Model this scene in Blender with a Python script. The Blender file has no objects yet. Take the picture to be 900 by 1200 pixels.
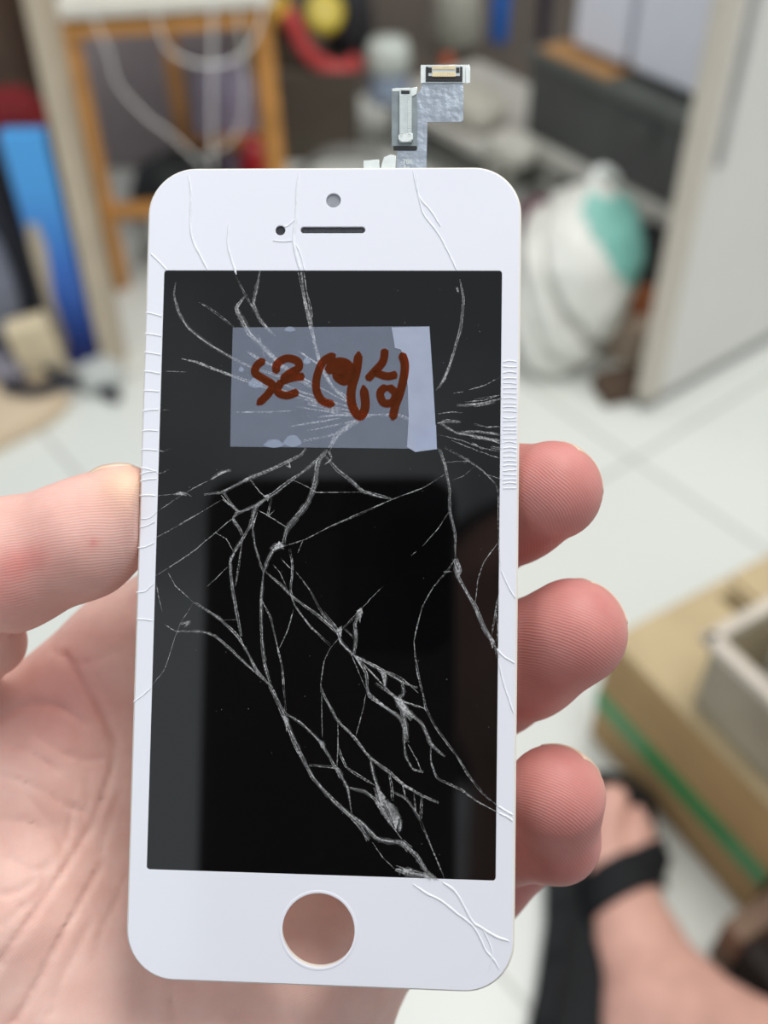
import bpy, bmesh, math, random
import numpy as np
from mathutils import Vector, Matrix
random.seed(7); rng = np.random.RandomState(7)
C = bpy.context.scene.collection
SC = bpy.context.scene

# ------------------------------------------------------------------ camera frame
F = 1200.0; H = 0.92                       # focal length in pixels of the 900x1200 frame, lens height above the floor
nd = np.array([30., -1224., -1200.]); nd /= np.linalg.norm(nd)
fwd = np.array([0., 0., -1.]); yy = fwd - nd * (fwd @ nd); yy /= np.linalg.norm(yy); zz = -nd
RW = np.array([np.cross(yy, zz), yy, zz])  # camera axes -> world axes
CAM = np.array([0., 0., H])
def ray(u, v): return RW @ np.array([(u - 450) / F, -(v - 600) / F, -1.0])
def at_floor(u, v, h=0.0):
    d = ray(u, v); return Vector(CAM + d * ((H - h) / -d[2]))
def at_y(u, v, Y):
    d = ray(u, v); return Vector(CAM + d * (Y / d[1]))
def cam_mm(u, v, d): return np.array([(u - 450) / F * d, -(v - 600) / F * d, -d])     # millimetres in the camera's axes
def mm_world(p): return (np.asarray(p) * 0.001) @ RW.T + CAM

cd = bpy.data.cameras.new('camera'); cam = bpy.data.objects.new('camera', cd); C.objects.link(cam)
M4 = Matrix([[*RW[0], 0], [*RW[1], 0], [*RW[2], H], [0, 0, 0, 1]])
cam.matrix_world = M4
cd.sensor_fit = 'VERTICAL'; cd.sensor_height = 24; cd.lens = 24; cd.clip_start = 0.01
cd.dof.use_dof = True; cd.dof.focus_distance = 0.158; cd.dof.aperture_fstop = 6.8
SC.camera = cam

# ------------------------------------------------------------------ materials
def lin(c):
    return tuple(((x / 255) / 12.92 if x / 255 <= 0.04045 else ((x / 255 + 0.055) / 1.055) ** 2.4) for x in c)
def mat(name, rgb, rough=0.6, var=0.12, scale=30, bump=0.0, bscale=200, metal=0.0, alpha=1.0, trans=0.0, coat=0.0, spec=0.5, sheen=0.0, ior=1.45):
    m = bpy.data.materials.new(name); m.use_nodes = True
    nt = m.node_tree; p = nt.nodes['Principled BSDF']
    tc = nt.nodes.new('ShaderNodeTexCoord'); nz = nt.nodes.new('ShaderNodeTexNoise'); nz.inputs['Scale'].default_value = scale; nz.inputs['Detail'].default_value = 4
    nt.links.new(tc.outputs['Object'], nz.inputs['Vector'])
    r = nt.nodes.new('ShaderNodeValToRGB'); l = lin(rgb)
    r.color_ramp.elements[0].position = 0.3; r.color_ramp.elements[1].position = 0.7
    r.color_ramp.elements[0].color = (*[x * (1 - var) for x in l], 1); r.color_ramp.elements[1].color = (*[min(1, x * (1 + var)) for x in l], 1)
    nt.links.new(nz.outputs['Fac'], r.inputs['Fac']); nt.links.new(r.outputs['Color'], p.inputs['Base Color'])
    p.inputs['Roughness'].default_value = rough; p.inputs['Metallic'].default_value = metal; p.inputs['Alpha'].default_value = alpha
    p.inputs['Transmission Weight'].default_value = trans; p.inputs['Coat Weight'].default_value = coat; p.inputs['Coat Roughness'].default_value = 0.03
    p.inputs['Specular IOR Level'].default_value = spec; p.inputs['Sheen Weight'].default_value = sheen; p.inputs['IOR'].default_value = ior
    if bump:
        n2 = nt.nodes.new('ShaderNodeTexNoise'); n2.inputs['Scale'].default_value = bscale; n2.inputs['Detail'].default_value = 3
        nt.links.new(tc.outputs['Object'], n2.inputs['Vector'])
        b = nt.nodes.new('ShaderNodeBump'); b.inputs['Strength'].default_value = bump; b.inputs['Distance'].default_value = 0.002
        nt.links.new(n2.outputs['Fac'], b.inputs['Height']); nt.links.new(b.outputs['Normal'], p.inputs['Normal'])
    return m

# ------------------------------------------------------------------ object helpers
def tag(o, label=None, cat=None, group=None, kind=None):
    if label: o['label'] = label
    if cat: o['category'] = cat
    if group: o['group'] = group
    if kind: o['kind'] = kind
    return o
def empty(name, loc, label, cat, group=None, rz=0.0):
    o = bpy.data.objects.new(name, None); C.objects.link(o); o.location = loc; o.rotation_euler = (0, 0, rz); o.empty_display_size = 0.02
    return tag(o, label, cat, group)
def link_mesh(name, me, m, parent=None, smooth=False):
    o = bpy.data.objects.new(name, me); C.objects.link(o)
    for mm in (m if isinstance(m, (list, tuple)) else [m]): me.materials.append(mm)
    if parent is not None: o.parent = parent
    if smooth: me.polygons.foreach_set('use_smooth', [True] * len(me.polygons))
    return o
def obj(name, bm, m, parent=None, smooth=False):
    me = bpy.data.meshes.new(name); bmesh.ops.recalc_face_normals(bm, faces=bm.faces[:]); bm.to_mesh(me); bm.free()
    return link_mesh(name, me, m, parent, smooth)
def raw(name, v, f, m, parent=None, smooth=False):
    me = bpy.data.meshes.new(name); me.from_pydata([tuple(map(float, p)) for p in v], [], f); me.update()
    return link_mesh(name, me, m, parent, smooth)
def add_box(bm, c, s, bev=0.0, mtx=None):
    r = bmesh.ops.create_cube(bm, size=1.0); vs = r['verts']
    bmesh.ops.scale(bm, vec=s, verts=vs); bmesh.ops.translate(bm, vec=c, verts=vs)
    if bev:
        es = list({e for v in vs for e in v.link_edges})
        g = bmesh.ops.bevel(bm, geom=es, offset=bev, segments=2, affect='EDGES', profile=0.6); vs = list({v for f in g['faces'] for v in f.verts} | {v for v in vs if v.is_valid})
    if mtx is not None: bmesh.ops.transform(bm, matrix=mtx, verts=[v for v in vs if v.is_valid])
    return bm
def boxbm(c, s, bev=0.0, mtx=None): return add_box(bmesh.new(), c, s, bev, mtx)
def spline(pts, n=6):
    P = [np.array(p, float) for p in pts]
    if len(P) < 3:
        return [P[0] + (P[1] - P[0]) * t for t in np.linspace(0, 1, n + 1)]
    P = [2 * P[0] - P[1]] + P + [2 * P[-1] - P[-2]]; out = []
    for i in range(1, len(P) - 2):
        a, b, c, d = P[i - 1:i + 3]
        for t in np.linspace(0, 1, n, endpoint=False):
            out.append(0.5 * (2 * b + (c - a) * t + (2 * a - 5 * b + 4 * c - d) * t * t + (3 * b - a - 3 * c + d) * t ** 3))
    out.append(P[-2]); return out
def add_tube(bm, pts, r, seg=10, n=6, caps=True):
    Q = [Vector(p) for p in spline([tuple(p) for p in pts], n)]; rings = []; up = Vector((0.13, 0.27, 1))
    for i, p in enumerate(Q):
        t = (Q[min(i + 1, len(Q) - 1)] - Q[max(i - 1, 0)]).normalized()
        a = t.cross(up)
        if a.length < 1e-3: a = t.cross(Vector((1, 0, 0)))
        a.normalize(); b = t.cross(a).normalized()
        rr = r(i / (len(Q) - 1)) if callable(r) else r
        rings.append([bm.verts.new(p + (a * math.cos(k * 2 * math.pi / seg) + b * math.sin(k * 2 * math.pi / seg)) * rr) for k in range(seg)])
    for A, B in zip(rings, rings[1:]):
        for k in range(seg): bm.faces.new((A[k], A[(k + 1) % seg], B[(k + 1) % seg], B[k]))
    if caps: bm.faces.new(rings[0][::-1]); bm.faces.new(rings[-1])
    return bm
def tubebm(*a, **k): return add_tube(bmesh.new(), *a, **k)
def bar(bm, a, b, w, d, bev=0.002):
    a, b = Vector(a), Vector(b); t = b - a; L = t.length
    q = t.to_track_quat('Z', 'Y').to_matrix().to_4x4()
    return add_box(bm, (0, 0, L / 2), (w, d, L), bev, Matrix.Translation(a) @ q)
def lathe(prof, seg=28):
    bm = bmesh.new(); rings = [[bm.verts.new((r * math.cos(k * 2 * math.pi / seg), r * math.sin(k * 2 * math.pi / seg), z)) for k in range(seg)] for r, z in prof]
    for A, B in zip(rings, rings[1:]):
        for k in range(seg): bm.faces.new((A[k], A[(k + 1) % seg], B[(k + 1) % seg], B[k]))
    bm.faces.new(rings[0][::-1]); bm.faces.new(rings[-1]); return bm
def move(bm, mtx): bmesh.ops.transform(bm, matrix=mtx, verts=bm.verts[:]); return bm
def lump(size, loc, rz=0.0, amp=0.25, freq=3.0, sub=4, seed=0, flat=True):
    """a slumped soft shape: an icosphere pushed by folds, resting on a flat bottom"""
    bm = bmesh.new(); bmesh.ops.create_icosphere(bm, subdivisions=sub, radius=1.0)
    r = np.random.RandomState(seed); W = r.randn(7, 3) * freq; ph = r.rand(7) * 6.28
    for v in bm.verts:
        p = np.array(v.co); s = sum(abs(math.sin(w @ p + h)) for w, h in zip(W, ph)) / 7 - 0.6
        q = p * (1 + amp * s * 1.6)
        q = np.sign(q) * np.abs(q) ** 0.8
        if flat: q[2] = max(q[2], -0.75)
        v.co = Vector(q)
    zmin = min(v.co.z for v in bm.verts)
    for v in bm.verts: v.co = Vector((v.co.x * size[0], v.co.y * size[1], (v.co.z - zmin) * size[2]))
    return move(bm, Matrix.Translation(loc) @ Matrix.Rotation(rz, 4, 'Z'))

# ------------------------------------------------------------------ signed distance modelling (hand, foot, sandal strap)
def smin(a, b, k):
    h = np.clip(0.5 + 0.5 * (b - a) / k, 0, 1); return b + (a - b) * h - k * h * (1 - h)
def smax(a, b, k): return -smin(-a, -b, k)
def cone_sdf(P, a, b, ra, rb):
    ab = (b - a).astype(np.float32); L2 = float(ab @ ab) + 1e-6
    pa = P - a.astype(np.float32); t = np.clip((pa @ ab) / L2, 0, 1)
    d = pa - t[..., None] * ab
    return np.sqrt(np.einsum('...i,...i->...', d, d)) - (ra + (rb - ra) * t)
def ell_sdf(P, c, ax, r):
    q = ((P - c.astype(np.float32)) @ np.array(ax, np.float32).T) / np.array(r, np.float32)
    k0 = np.linalg.norm(q, axis=-1); k1 = np.linalg.norm(q / np.array(r, np.float32), axis=-1)
    return k0 * (k0 - 1) / np.maximum(k1, 1e-6)
def surface_nets(D, org, h):
    s = D < 0; nx, ny, nz = D.shape
    acc = np.zeros((nx - 1, ny - 1, nz - 1, 3), np.float32); cnt = np.zeros((nx - 1, ny - 1, nz - 1), np.float32)
    def sl(o): return D[o[0]:nx - 1 + o[0], o[1]:ny - 1 + o[1], o[2]:nz - 1 + o[2]]
    for ax in range(3):
        for o1 in (0, 1):
            for o2 in (0, 1):
                o = [0, 0, 0]; oth = [k for k in range(3) if k != ax]; o[oth[0]] = o1; o[oth[1]] = o2
                e = list(o); e[ax] = 1; A, B = sl(o), sl(e); m = (A < 0) != (B < 0)
                t = np.where(m, A / np.where(m, A - B, 1), 0)
                for k in range(3):
                    acc[..., k] += np.where(m, (t if k == ax else float(o[k])), 0)
                cnt += m
    cell = cnt > 0; idx = -np.ones(cell.shape, np.int64); idx[cell] = np.arange(cell.sum())
    ij = np.argwhere(cell); V = (ij + acc[cell] / cnt[cell][:, None]) * h + org
    Fc = []
    for ax in range(3):
        a1, a2 = [(1, 2), (2, 0), (0, 1)][ax]
        lo = [slice(None)] * 3; hi = [slice(None)] * 3; lo[ax] = slice(0, -1); hi[ax] = slice(1, None)
        m = s[tuple(lo)] != s[tuple(hi)]; fl = s[tuple(lo)][m]; e = np.argwhere(m)
        ok = (e[:, a1] > 0) & (e[:, a2] > 0) & (e[:, a1] < cell.shape[a1]) & (e[:, a2] < cell.shape[a2]) & (e[:, ax] < cell.shape[ax])
        e = e[ok]; fl = fl[ok]
        def g(d1, d2):
            q = e.copy(); q[:, a1] -= d1; q[:, a2] -= d2; return idx[q[:, 0], q[:, 1], q[:, 2]]
        q = np.stack([g(1, 1), g(0, 1), g(0, 0), g(1, 0)], 1)
        q[~fl] = q[~fl][:, ::-1]; Fc.append(q)
    Fc = np.concatenate(Fc); Fc = Fc[(Fc >= 0).all(1)]
    return V, Fc
def grid(lo, hi, h):
    ax = [np.arange(lo[k], hi[k] + h, h, dtype=np.float32) for k in range(3)]
    return np.stack(np.meshgrid(*ax, indexing='ij'), -1)
def np_mesh(name, V, Fc, m, parent=None):
    me = bpy.data.meshes.new(name); n = len(Fc)
    me.vertices.add(len(V)); me.vertices.foreach_set('co', np.ascontiguousarray(V, np.float32).ravel())
    me.loops.add(4 * n); me.loops.foreach_set('vertex_index', np.ascontiguousarray(Fc, np.int32).ravel())
    me.polygons.add(n); me.polygons.foreach_set('loop_start', np.arange(0, 4 * n, 4, dtype=np.int32)); me.polygons.foreach_set('loop_total', np.full(n, 4, np.int32))
    me.update(calc_edges=True); me.validate()
    return link_mesh(name, me, m, parent, True)

# ------------------------------------------------------------------ the broken screen panel
PQ = [-0.0574, -0.0533, -0.0153]; PT = np.array([-8.9937, -8.5915, -157.9478])
t_ = np.linalg.norm(PQ); k_ = np.array(PQ) / t_; K_ = np.array([[0, -k_[2], k_[1]], [k_[2], 0, -k_[0]], [-k_[1], k_[0], 0]])
PR = np.eye(3) + math.sin(t_) * K_ + (1 - math.cos(t_)) * K_ @ K_
def loc(u, v, z=0.0):
    """panel-plane coordinates in mm of a mark on (or z mm off) the glass"""
    d = np.array([(u - 450) / F, -(v - 600) / F, -1.0]); n = PR[:, 2]
    P = d * ((n @ PT + z) / (n @ d)); p = PR.T @ (P - PT); return p[:2]
def L3(u, v, z=0.0): p = loc(u, v, z); return (p[0] * .001, p[1] * .001, z * .001)
panel = empty('phone_screen', (0, 0, 0), 'cracked white phone screen panel held in the left hand', 'phone screen')
PW = np.eye(4); PW[:3, :3] = RW @ PR; PW[:3, 3] = RW @ (PT * .001) + CAM
panel.matrix_world = Matrix(PW.tolist())

m_white = mat('white_glass', (238, 240, 249), 0.12, 0.01, 40, spec=0.5)
m_rim = mat('cream_plastic_rim', (234, 230, 220), 0.35, 0.03, 60)
m_black = mat('black_display', (9, 9, 10), 0.04, 0.2, 30, spec=0.55)
m_dark = mat('dark_recess', (52, 54, 60), 0.5)
m_mesh = mat('speaker_mesh', (60, 62, 68), 0.5, 0.4, 4000)
m_lens = mat('camera_opening', (150, 153, 160), 0.3, 0.12, 600)

def rrect(w, h, r, n=10, cx=0, cy=0):
    P = []
    for sx, sy, a0 in ((1, 1, 0), (-1, 1, 90), (-1, -1, 180), (1, -1, 270)):
        for k in range(n + 1):
            a = math.radians(a0 + 90 * k / n); P.append((cx + sx * (w / 2 - r) + r * math.cos(a), cy + sy * (h / 2 - r) + r * math.sin(a)))
    return P
def circ(cx, cy, r, n=40): return [(cx + r * math.cos(2 * math.pi * k / n), cy + r * math.sin(2 * math.pi * k / n)) for k in range(n)]
def slotp(x0, x1, cy, r, n=8):
    return [(x1 + r * math.cos(math.radians(a)), cy + r * math.sin(math.radians(a))) for a in np.linspace(-90, 90, n)] + [(x0 + r * math.cos(math.radians(a)), cy + r * math.sin(math.radians(a))) for a in np.linspace(90, 270, n)]
def plate(outer, holes, z0, z1, bev=0.0):
    """flat plate with real holes, in panel millimetres"""
    cu = bpy.data.curves.new('tmp', 'CURVE'); cu.dimensions = '2D'; cu.fill_mode = 'BOTH'
    cu.extrude = (z1 - z0) / 2 * .001 - bev * .001; cu.bevel_depth = bev * .001; cu.bevel_resolution = 2; cu.offset = -bev * .001
    for ring in [outer] + holes:
        s = cu.splines.new('POLY'); s.points.add(len(ring) - 1); s.use_cyclic_u = True
        for p, q in zip(s.points, ring): p.co = (q[0] * .001, q[1] * .001, 0, 1)
    o = bpy.data.objects.new('tmp', cu); C.objects.link(o); dg = bpy.context.evaluated_depsgraph_get(); dg.update()
    me = bpy.data.meshes.new_from_object(o.evaluated_get(dg)); bpy.data.objects.remove(o)
    bm = bmesh.new(); bm.from_mesh(me); bmesh.ops.remove_doubles(bm, verts=bm.verts[:], dist=1e-7)
    bmesh.ops.translate(bm, vec=(0, 0, (z0 + z1) / 2 * .001), verts=bm.verts[:]); bpy.data.meshes.remove(me); return bm
GW, GH = 58.6, 125.8; DW, DH = 53.16, 93.03
home = circ(0, -54.75, 5.55, 56); camh = circ(0.05, 57.74, 1.15, 28); sens = circ(-8.25, 52.96, 0.78, 24); ear = slotp(-4.55, 4.65, 53.02, 0.52)
obj('rear_frame', plate(rrect(GW + .5, GH + .5, 7.5, 12), [circ(0, -54.75, 5.75, 56)], -2.0, -0.42, 0.18), m_rim, panel)
obj('white_border', plate(rrect(GW - .15, GH - .15, 7.2, 12), [rrect(DW, DH, .45, 4), home, camh, sens, ear], -0.42, 0.0, 0.09), m_white, panel)
obj('display', plate(rrect(DW - .02, DH - .02, .45, 4), [], -0.40, -0.004), m_black, panel)
tag(obj('earpiece_slot', plate(slotp(-4.5, 4.6, 53.02, .5), [], -0.44, -0.36), m_mesh, panel), 'dark speaker slot above the display')
tag(obj('camera_opening', plate(circ(.05, 57.74, 1.13, 28), [], -0.44, -0.34), m_lens, panel), 'grey round camera opening')
tag(obj('sensor_opening', plate(circ(-8.25, 52.96, .77, 24), [], -0.44, -0.36), m_dark, panel), 'small dark sensor hole')
hb = bmesh.new(); hr = [(5.5, .012), (5.62, .05), (5.85, .06), (5.98, .01)]
rings = [[hb.verts.new(((r * math.cos(a)) * .001, (-54.75 + r * math.sin(a)) * .001, z * .001)) for a in np.linspace(0, 2 * math.pi, 56, endpoint=False)] for r, z in hr]
for A, B in zip(rings, rings[1:]):
    for k in range(56): hb.faces.new((A[k], A[(k + 1) % 56], B[(k + 1) % 56], B[k]))
obj('home_button_rim', hb, m_white, panel, True)

# --- ribbons lying on the glass
def ribbon(V, Fc, pts, w, h, z=0.004, taper=(.25, .25), jit=0.0, n=5, sharp=0.0):
    """a low ridge along a traced line; w in pixels of the photo (about 0.13 mm each), h ridge height in mm"""
    Q0 = [np.array(loc(*p)) for p in pts]; Q = np.array(spline(Q0, n)); N = len(Q)
    if sharp and len(Q0) > 2:                # shards break straight: pull the curve towards its chords
        Ln = np.array([Q0[i] + (Q0[i + 1] - Q0[i]) * t for i in range(len(Q0) - 1) for t in np.linspace(0, 1, n, endpoint=False)] + [Q0[-1]]); Q = Q * (1 - sharp) + Ln * sharp
    if jit: Q[1:-1] += rng.randn(N - 2, 2) * jit * .05
    T = np.gradient(Q, axis=0); T /= np.linalg.norm(T, axis=1)[:, None] + 1e-9; Nn = np.stack([-T[:, 1], T[:, 0]], 1)
    s = np.linspace(0, 1, N); hw = np.full(N, w * .131 / 2)
    if taper[0]: hw *= np.clip(.25 + s / taper[0], 0, 1)
    if taper[1]: hw *= np.clip(.25 + (1 - s) / taper[1], 0, 1)
    if jit: hw *= np.clip(1 + rng.randn(N) * .35 * jit, .35, 1.8)
    b = len(V)
    for i in range(N):
        for k, (o, zz_) in enumerate(((-1, z), (-.35, z + h), (.35, z + h), (1, z))):
            q = Q[i] + Nn[i] * hw[i] * o; V.append((q[0] * .001, q[1] * .001, zz_ * .001))
    for i in range(N - 1):
        for k in range(3): a = b + 4 * i + k; Fc.append((a, a + 1, a + 5, a + 4))
    Fc.append((b, b + 1, b + 2, b + 3)); e = b + 4 * (N - 1); Fc.append((e + 3, e + 2, e + 1, e))
CR = [  # (width, points)
 (4,[(206,331),(204,345),(209,366),(221,384),(242,401),(267,417),(289,428),(326,441),(355,448),(376,460)]),
 (3,[(233,354),(245,361),(258,371),(274,384)]),
 (5,[(305,317),(300,340),(297,356),(303,372),(312,383),(322,394)]),
 (7,[(287,347),(277,361),(284,375),(293,391),(309,407),(325,424),(345,440),(365,453)]),
 (3,[(277,324),(287,344),(296,361),(305,376),(320,393)]),
 (5,[(352,319),(357,351),(364,380),(371,412),(376,428),(390,454),(410,471),(421,481)]),
 (3,[(356,319),(359,340),(364,362),(366,382)]),
 (2.5,[(213,420),(230,424),(251,432),(270,439),(303,451),(347,462),(376,471),(396,474)]),
 (1.4,[(193,435),(220,436)]),(1.4,[(190,481),(199,480)]),(1.8,[(186,528),(192,529),(199,526)]),(1.8,[(184,555),(191,554),(198,550)]),
 (1.6,[(182,581),(205,579),(215,577),(225,582)]),(4,[(204,580),(212,578),(219,580)]),
 (1.6,[(185,599),(203,587),(227,572),(249,561)]),(4.5,[(247,562),(258,554),(271,551)]),
 (2.0,[(207,616),(238,599),(259,586)]),
 (4.5,[(239,579),(259,578),(270,572),(291,561),(313,552),(337,541),(353,532),(358,525)]),
 (4,[(261,585),(270,591),(278,599),(273,608),(281,620),(285,628)]),
 (2.4,[(293,562),(304,576),(313,584)]),(3,[(335,545),(340,548),(338,541)]),
 (4,[(384,527),(371,540),(355,553),(339,564),(321,579),(299,592),(279,600),(262,578)]),
 (5.5,[(312,583),(299,596),(295,612),(291,622)]),
 (2,[(342,562),(361,571),(371,577),(390,577),(425,577)]),
 (7,[(384,529),(373,540),(369,567),(361,588),(347,607),(337,619),(331,638)]),
 (3,[(385,528),(388,538),(380,545)]),
 (2.6,[(318,584),(314,605),(322,598)]),(2.2,[(303,598),(320,608),(336,618)]),
 (4.5,[(380,533),(396,551),(410,562),(425,576),(445,581),(460,585)]),
 (2.4,[(331,641),(358,632),(387,617),(423,601),(460,585),(497,571),(521,556)]),
 (9,[(318,646),(324,640),(333,640)]),
 (1.6,[(241,689),(255,676),(267,664)]),
 (2.2,[(182,675),(203,662),(224,648),(247,629),(267,612),(285,599)]),(1.8,[(181,631),(209,616),(238,599)]),
 (4,[(297,610),(285,630),(274,648),(270,659),(272,688),(278,722),(283,746)]),
 (2.6,[(284,633),(281,660),(275,688)]),
 (3.4,[(295,614),(299,640),(305,661),(309,671)]),(4.5,[(309,671),(314,655),(322,643)]),
 (4.2,[(309,670),(306,704),(307,749),(311,781),(317,804)]),
 (1.8,[(197,671),(206,687),(228,707)]),(4,[(228,706),(257,725),(278,745),(289,763),(302,787),(318,804)]),
 (2.2,[(193,732),(206,740),(218,739)]),(3.6,[(207,740),(235,740),(251,745),(270,761),(289,779),(314,801)]),(4,[(210,732),(222,729),(216,735)]),
 (1.6,[(178,803),(193,784),(206,744),(213,728),(227,706)]),(2,[(183,683),(186,700),(190,717)]),
 (2.6,[(307,704),(317,725),(325,755),(331,784),(335,836)]),
 (3.8,[(311,670),(331,687),(345,701),(371,720),(390,737),(398,745)]),
 (2.8,[(339,643),(343,664),(341,691),(345,709),(363,733),(388,757)]),(2.2,[(344,714),(337,739),(327,760)]),
 (3,[(347,669),(363,691),(374,712),(384,728)]),(2,[(320,662),(328,671),(336,689)]),(2,[(329,654),(338,664),(344,668)]),(2,[(355,633),(349,648)]),
 (1.8,[(252,624),(265,632),(273,645)]),(1.6,[(260,727),(276,726),(279,728)]),
 (3,[(316,803),(325,820),(336,841)]),
 (4.2,[(378,718),(396,739),(400,753),(415,768),(439,781),(460,792),(473,800),(489,806)]),
 (5,[(424,713),(416,731),(417,749),(415,766)]),(3,[(419,727),(424,719),(422,712)]),
 (1.4,[(424,713),(436,700),(449,687)]),(2.6,[(400,738),(412,726),(422,715)]),(2.2,[(398,747),(387,760),(380,775),(376,800),(376,811)]),
 (2.6,[(402,735),(409,742),(415,748)]),
 (2.4,[(533,655),(524,669),(508,688),(495,712),(485,752),(489,787),(497,819),(500,831),(513,856),(535,885),(548,908),(566,930),(586,946)]),
 (4,[(513,525),(521,545),(527,572),(527,598),(533,625),(533,653)]),(3,[(516,526),(524,552)]),
 (4.5,[(532,655),(535,673),(555,708),(569,739),(580,757),(584,771)]),(7,[(533,654),(538,668),(536,678)]),(2.4,[(520,670),(530,670)]),(4.5,[(555,703),(560,718),(570,740),(578,752)]),
 (1.5,[(526,600),(513,620),(495,640)]),(1.3,[(488,646),(482,651)]),
 (2.2,[(583,637),(567,659),(560,680),(557,708)]),(2.6,[(585,690),(581,715),(576,744)]),(2.6,[(581,715),(584,735),(583,752)]),
 (2.6,[(584,572),(584,600),(584,637),(586,667)]),
 (3.6,[(418,770),(429,789),(431,811),(441,821),(465,839),(470,846)]),(2.2,[(429,813),(424,837),(417,862)]),
 (2.6,[(420,772),(451,805),(465,819),(492,829)]),(4.5,[(441,782),(451,792),(451,808)]),(4.5,[(471,797),(473,813),(466,818)]),(10,[(464,817),(472,828),(478,838)]),
 (2,[(410,762),(422,792),(429,808)]),(2.6,[(448,785),(470,795),(490,812)]),
 (5,[(316,803),(335,843),(348,875),(367,912),(391,939),(412,957),(422,968),(432,984)]),(7,[(333,838),(337,850)]),
 (4,[(335,836),(353,848),(375,869),(393,899),(407,923),(412,952)]),(2.4,[(362,897),(380,898),(393,899)]),(6,[(376,868),(380,876)]),(6,[(394,899),(401,911)]),
 (3.6,[(376,803),(380,816),(396,844),(415,864),(433,887),(455,904),(473,920),(495,933),(514,941)]),
 (1.5,[(377,811),(377,840),(378,864)]),(2,[(396,845),(396,877),(395,899)]),
 (3,[(396,875),(405,899),(420,909),(439,920)]),(4.4,[(408,923),(428,928),(441,939),(452,957),(471,983)]),
 (11,[(441,922),(447,939),(459,948),(467,960)]),(8,[(441,940),(452,953),(460,965)]),(6,[(458,945),(468,962),(468,975)]),(4,[(434,889),(439,912),(446,930)]),
 (3,[(456,906),(459,922),(460,939)]),(3.4,[(460,928),(476,936),(489,955),(493,963)]),(2.4,[(493,963),(507,995),(521,1030)]),
 (2.4,[(485,930),(487,952)]),(3,[(495,933),(493,960)]),(2.4,[(472,918),(475,934)]),
 (6,[(409,955),(423,963),(439,981),(449,985),(471,988),(487,1003),(500,1021),(514,1032)]),(3,[(412,958),(427,978),(431,986)]),(8,[(470,986),(480,996)]),
 (9,[(463,1019),(478,1022),(497,1026)]),(6,[(495,1024),(512,1031)]),(1.4,[(436,987),(448,1004),(462,1018)]),
 (3.6,[(429,800),(433,816),(450,828),(467,839),(473,853),(475,885),(484,901),(496,905)]),(7,[(471,830),(475,850),(476,870)]),
 (5,[(441,800),(465,819),(471,827),(495,849),(505,872),(521,887)]),(10,[(466,818),(474,832),(484,842)]),
 (2.8,[(505,872),(505,893),(513,912),(540,925),(560,940),(586,953)]),(2.2,[(478,872),(488,890),(494,904)]),(2,[(473,822),(492,828),(500,832)]),
 (3.4,[(539,327),(543,351),(540,383),(532,412),(521,444),(511,458)]),(4,[(532,414),(524,436),(514,455)]),(3,[(535,336),(537,343)]),
 (2.2,[(549,457),(567,452),(588,441)]),(1.8,[(531,461),(543,459)]),(1.6,[(556,468),(585,463)]),(4,[(535,476),(561,474),(588,467)]),(2.2,[(545,471),(567,469),(588,462)]),
 (3,[(555,476),(580,472)]),(2,[(513,485),(530,483),(543,484)]),(4,[(512,496),(525,494),(540,495)]),(3.6,[(516,496),(535,507),(567,513),(588,520)]),(3.2,[(555,497),(570,500),(588,500)]),
 (4,[(540,507),(560,506),(588,510)]),(4,[(553,512),(572,515),(588,516)]),(2.2,[(512,509),(540,516),(565,525),(588,530)]),(2,[(529,516),(561,529),(588,538)]),(3.4,[(575,524),(588,526)]),
 (2.6,[(521,524),(545,537),(564,551),(580,567),(584,578)]),(1.8,[(521,542),(550,540)]),(1.4,[(529,563),(543,558),(556,547)]),(3,[(543,543),(550,538)]),(2,[(570,556),(582,560),(588,562)]),(2.4,[(553,519),(566,527)]),
 (1.5,[(272,483),(310,483),(347,481)]),(2.2,[(300,437),(350,458),(400,474),(432,485)]),(2.4,[(322,424),(360,446),(400,468),(430,484)]),(2,[(345,465),(390,477),(434,487)]),(2,[(360,505),(400,497),(434,488)]),(2.2,[(303,393),(306,404),(310,418)]),(2.6,[(347,477),(373,481),(410,486),(436,487),(468,487),(497,500)]),(5,[(373,489),(395,486),(420,486)]),
 (2.6,[(355,517),(393,509),(416,494),(436,487)]),(6,[(385,525),(395,510),(410,498),(424,490)]),(3,[(303,400),(309,410),(318,418)]),(3,[(290,412),(310,425),(330,432)]),
 (2.6,[(350,412),(362,420),(374,428)]),(3,[(409,472),(416,484),(428,490)]),(4,[(360,472),(380,478),(400,482)]),(2,[(340,500),(370,495),(400,490)]),
]
V, Fc, V2, F2 = [], [], [], []
for w, pts in CR:
    ns = 1 if w < 2.3 else int(round(w / 1.4))
    on_label = 272 < np.mean([q_[0] for q_ in pts]) < 508 and 384 < np.mean([q_[1] for q_ in pts]) < 524
    for k in range(ns):
        if ns == 1: Q = pts; ww = max(.6, w * .5)
        else:
            f = (k / (ns - 1) - .5) * w * .8; Q = []
            for i, (x, y) in enumerate(pts):
                x0, y0 = pts[max(i - 1, 0)]; x1, y1 = pts[min(i + 1, len(pts) - 1)]; l = math.hypot(x1 - x0, y1 - y0) + 1e-6
                o = f * rng.uniform(.05, 1.05) + rng.randn() * w * .12; Q.append((x - (y1 - y0) / l * o, y + (x1 - x0) / l * o))
            ww = rng.uniform(.4, 1.05)
        if on_label: ww *= 2.0
        ribbon(V, Fc, Q, ww, .03 + rng.uniform(0, .03), jit=.4, n=7, sharp=.6)
    if w >= 3.4: ribbon(V2, F2, pts, w * .95, .012, jit=.6, n=7, sharp=.5)
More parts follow.
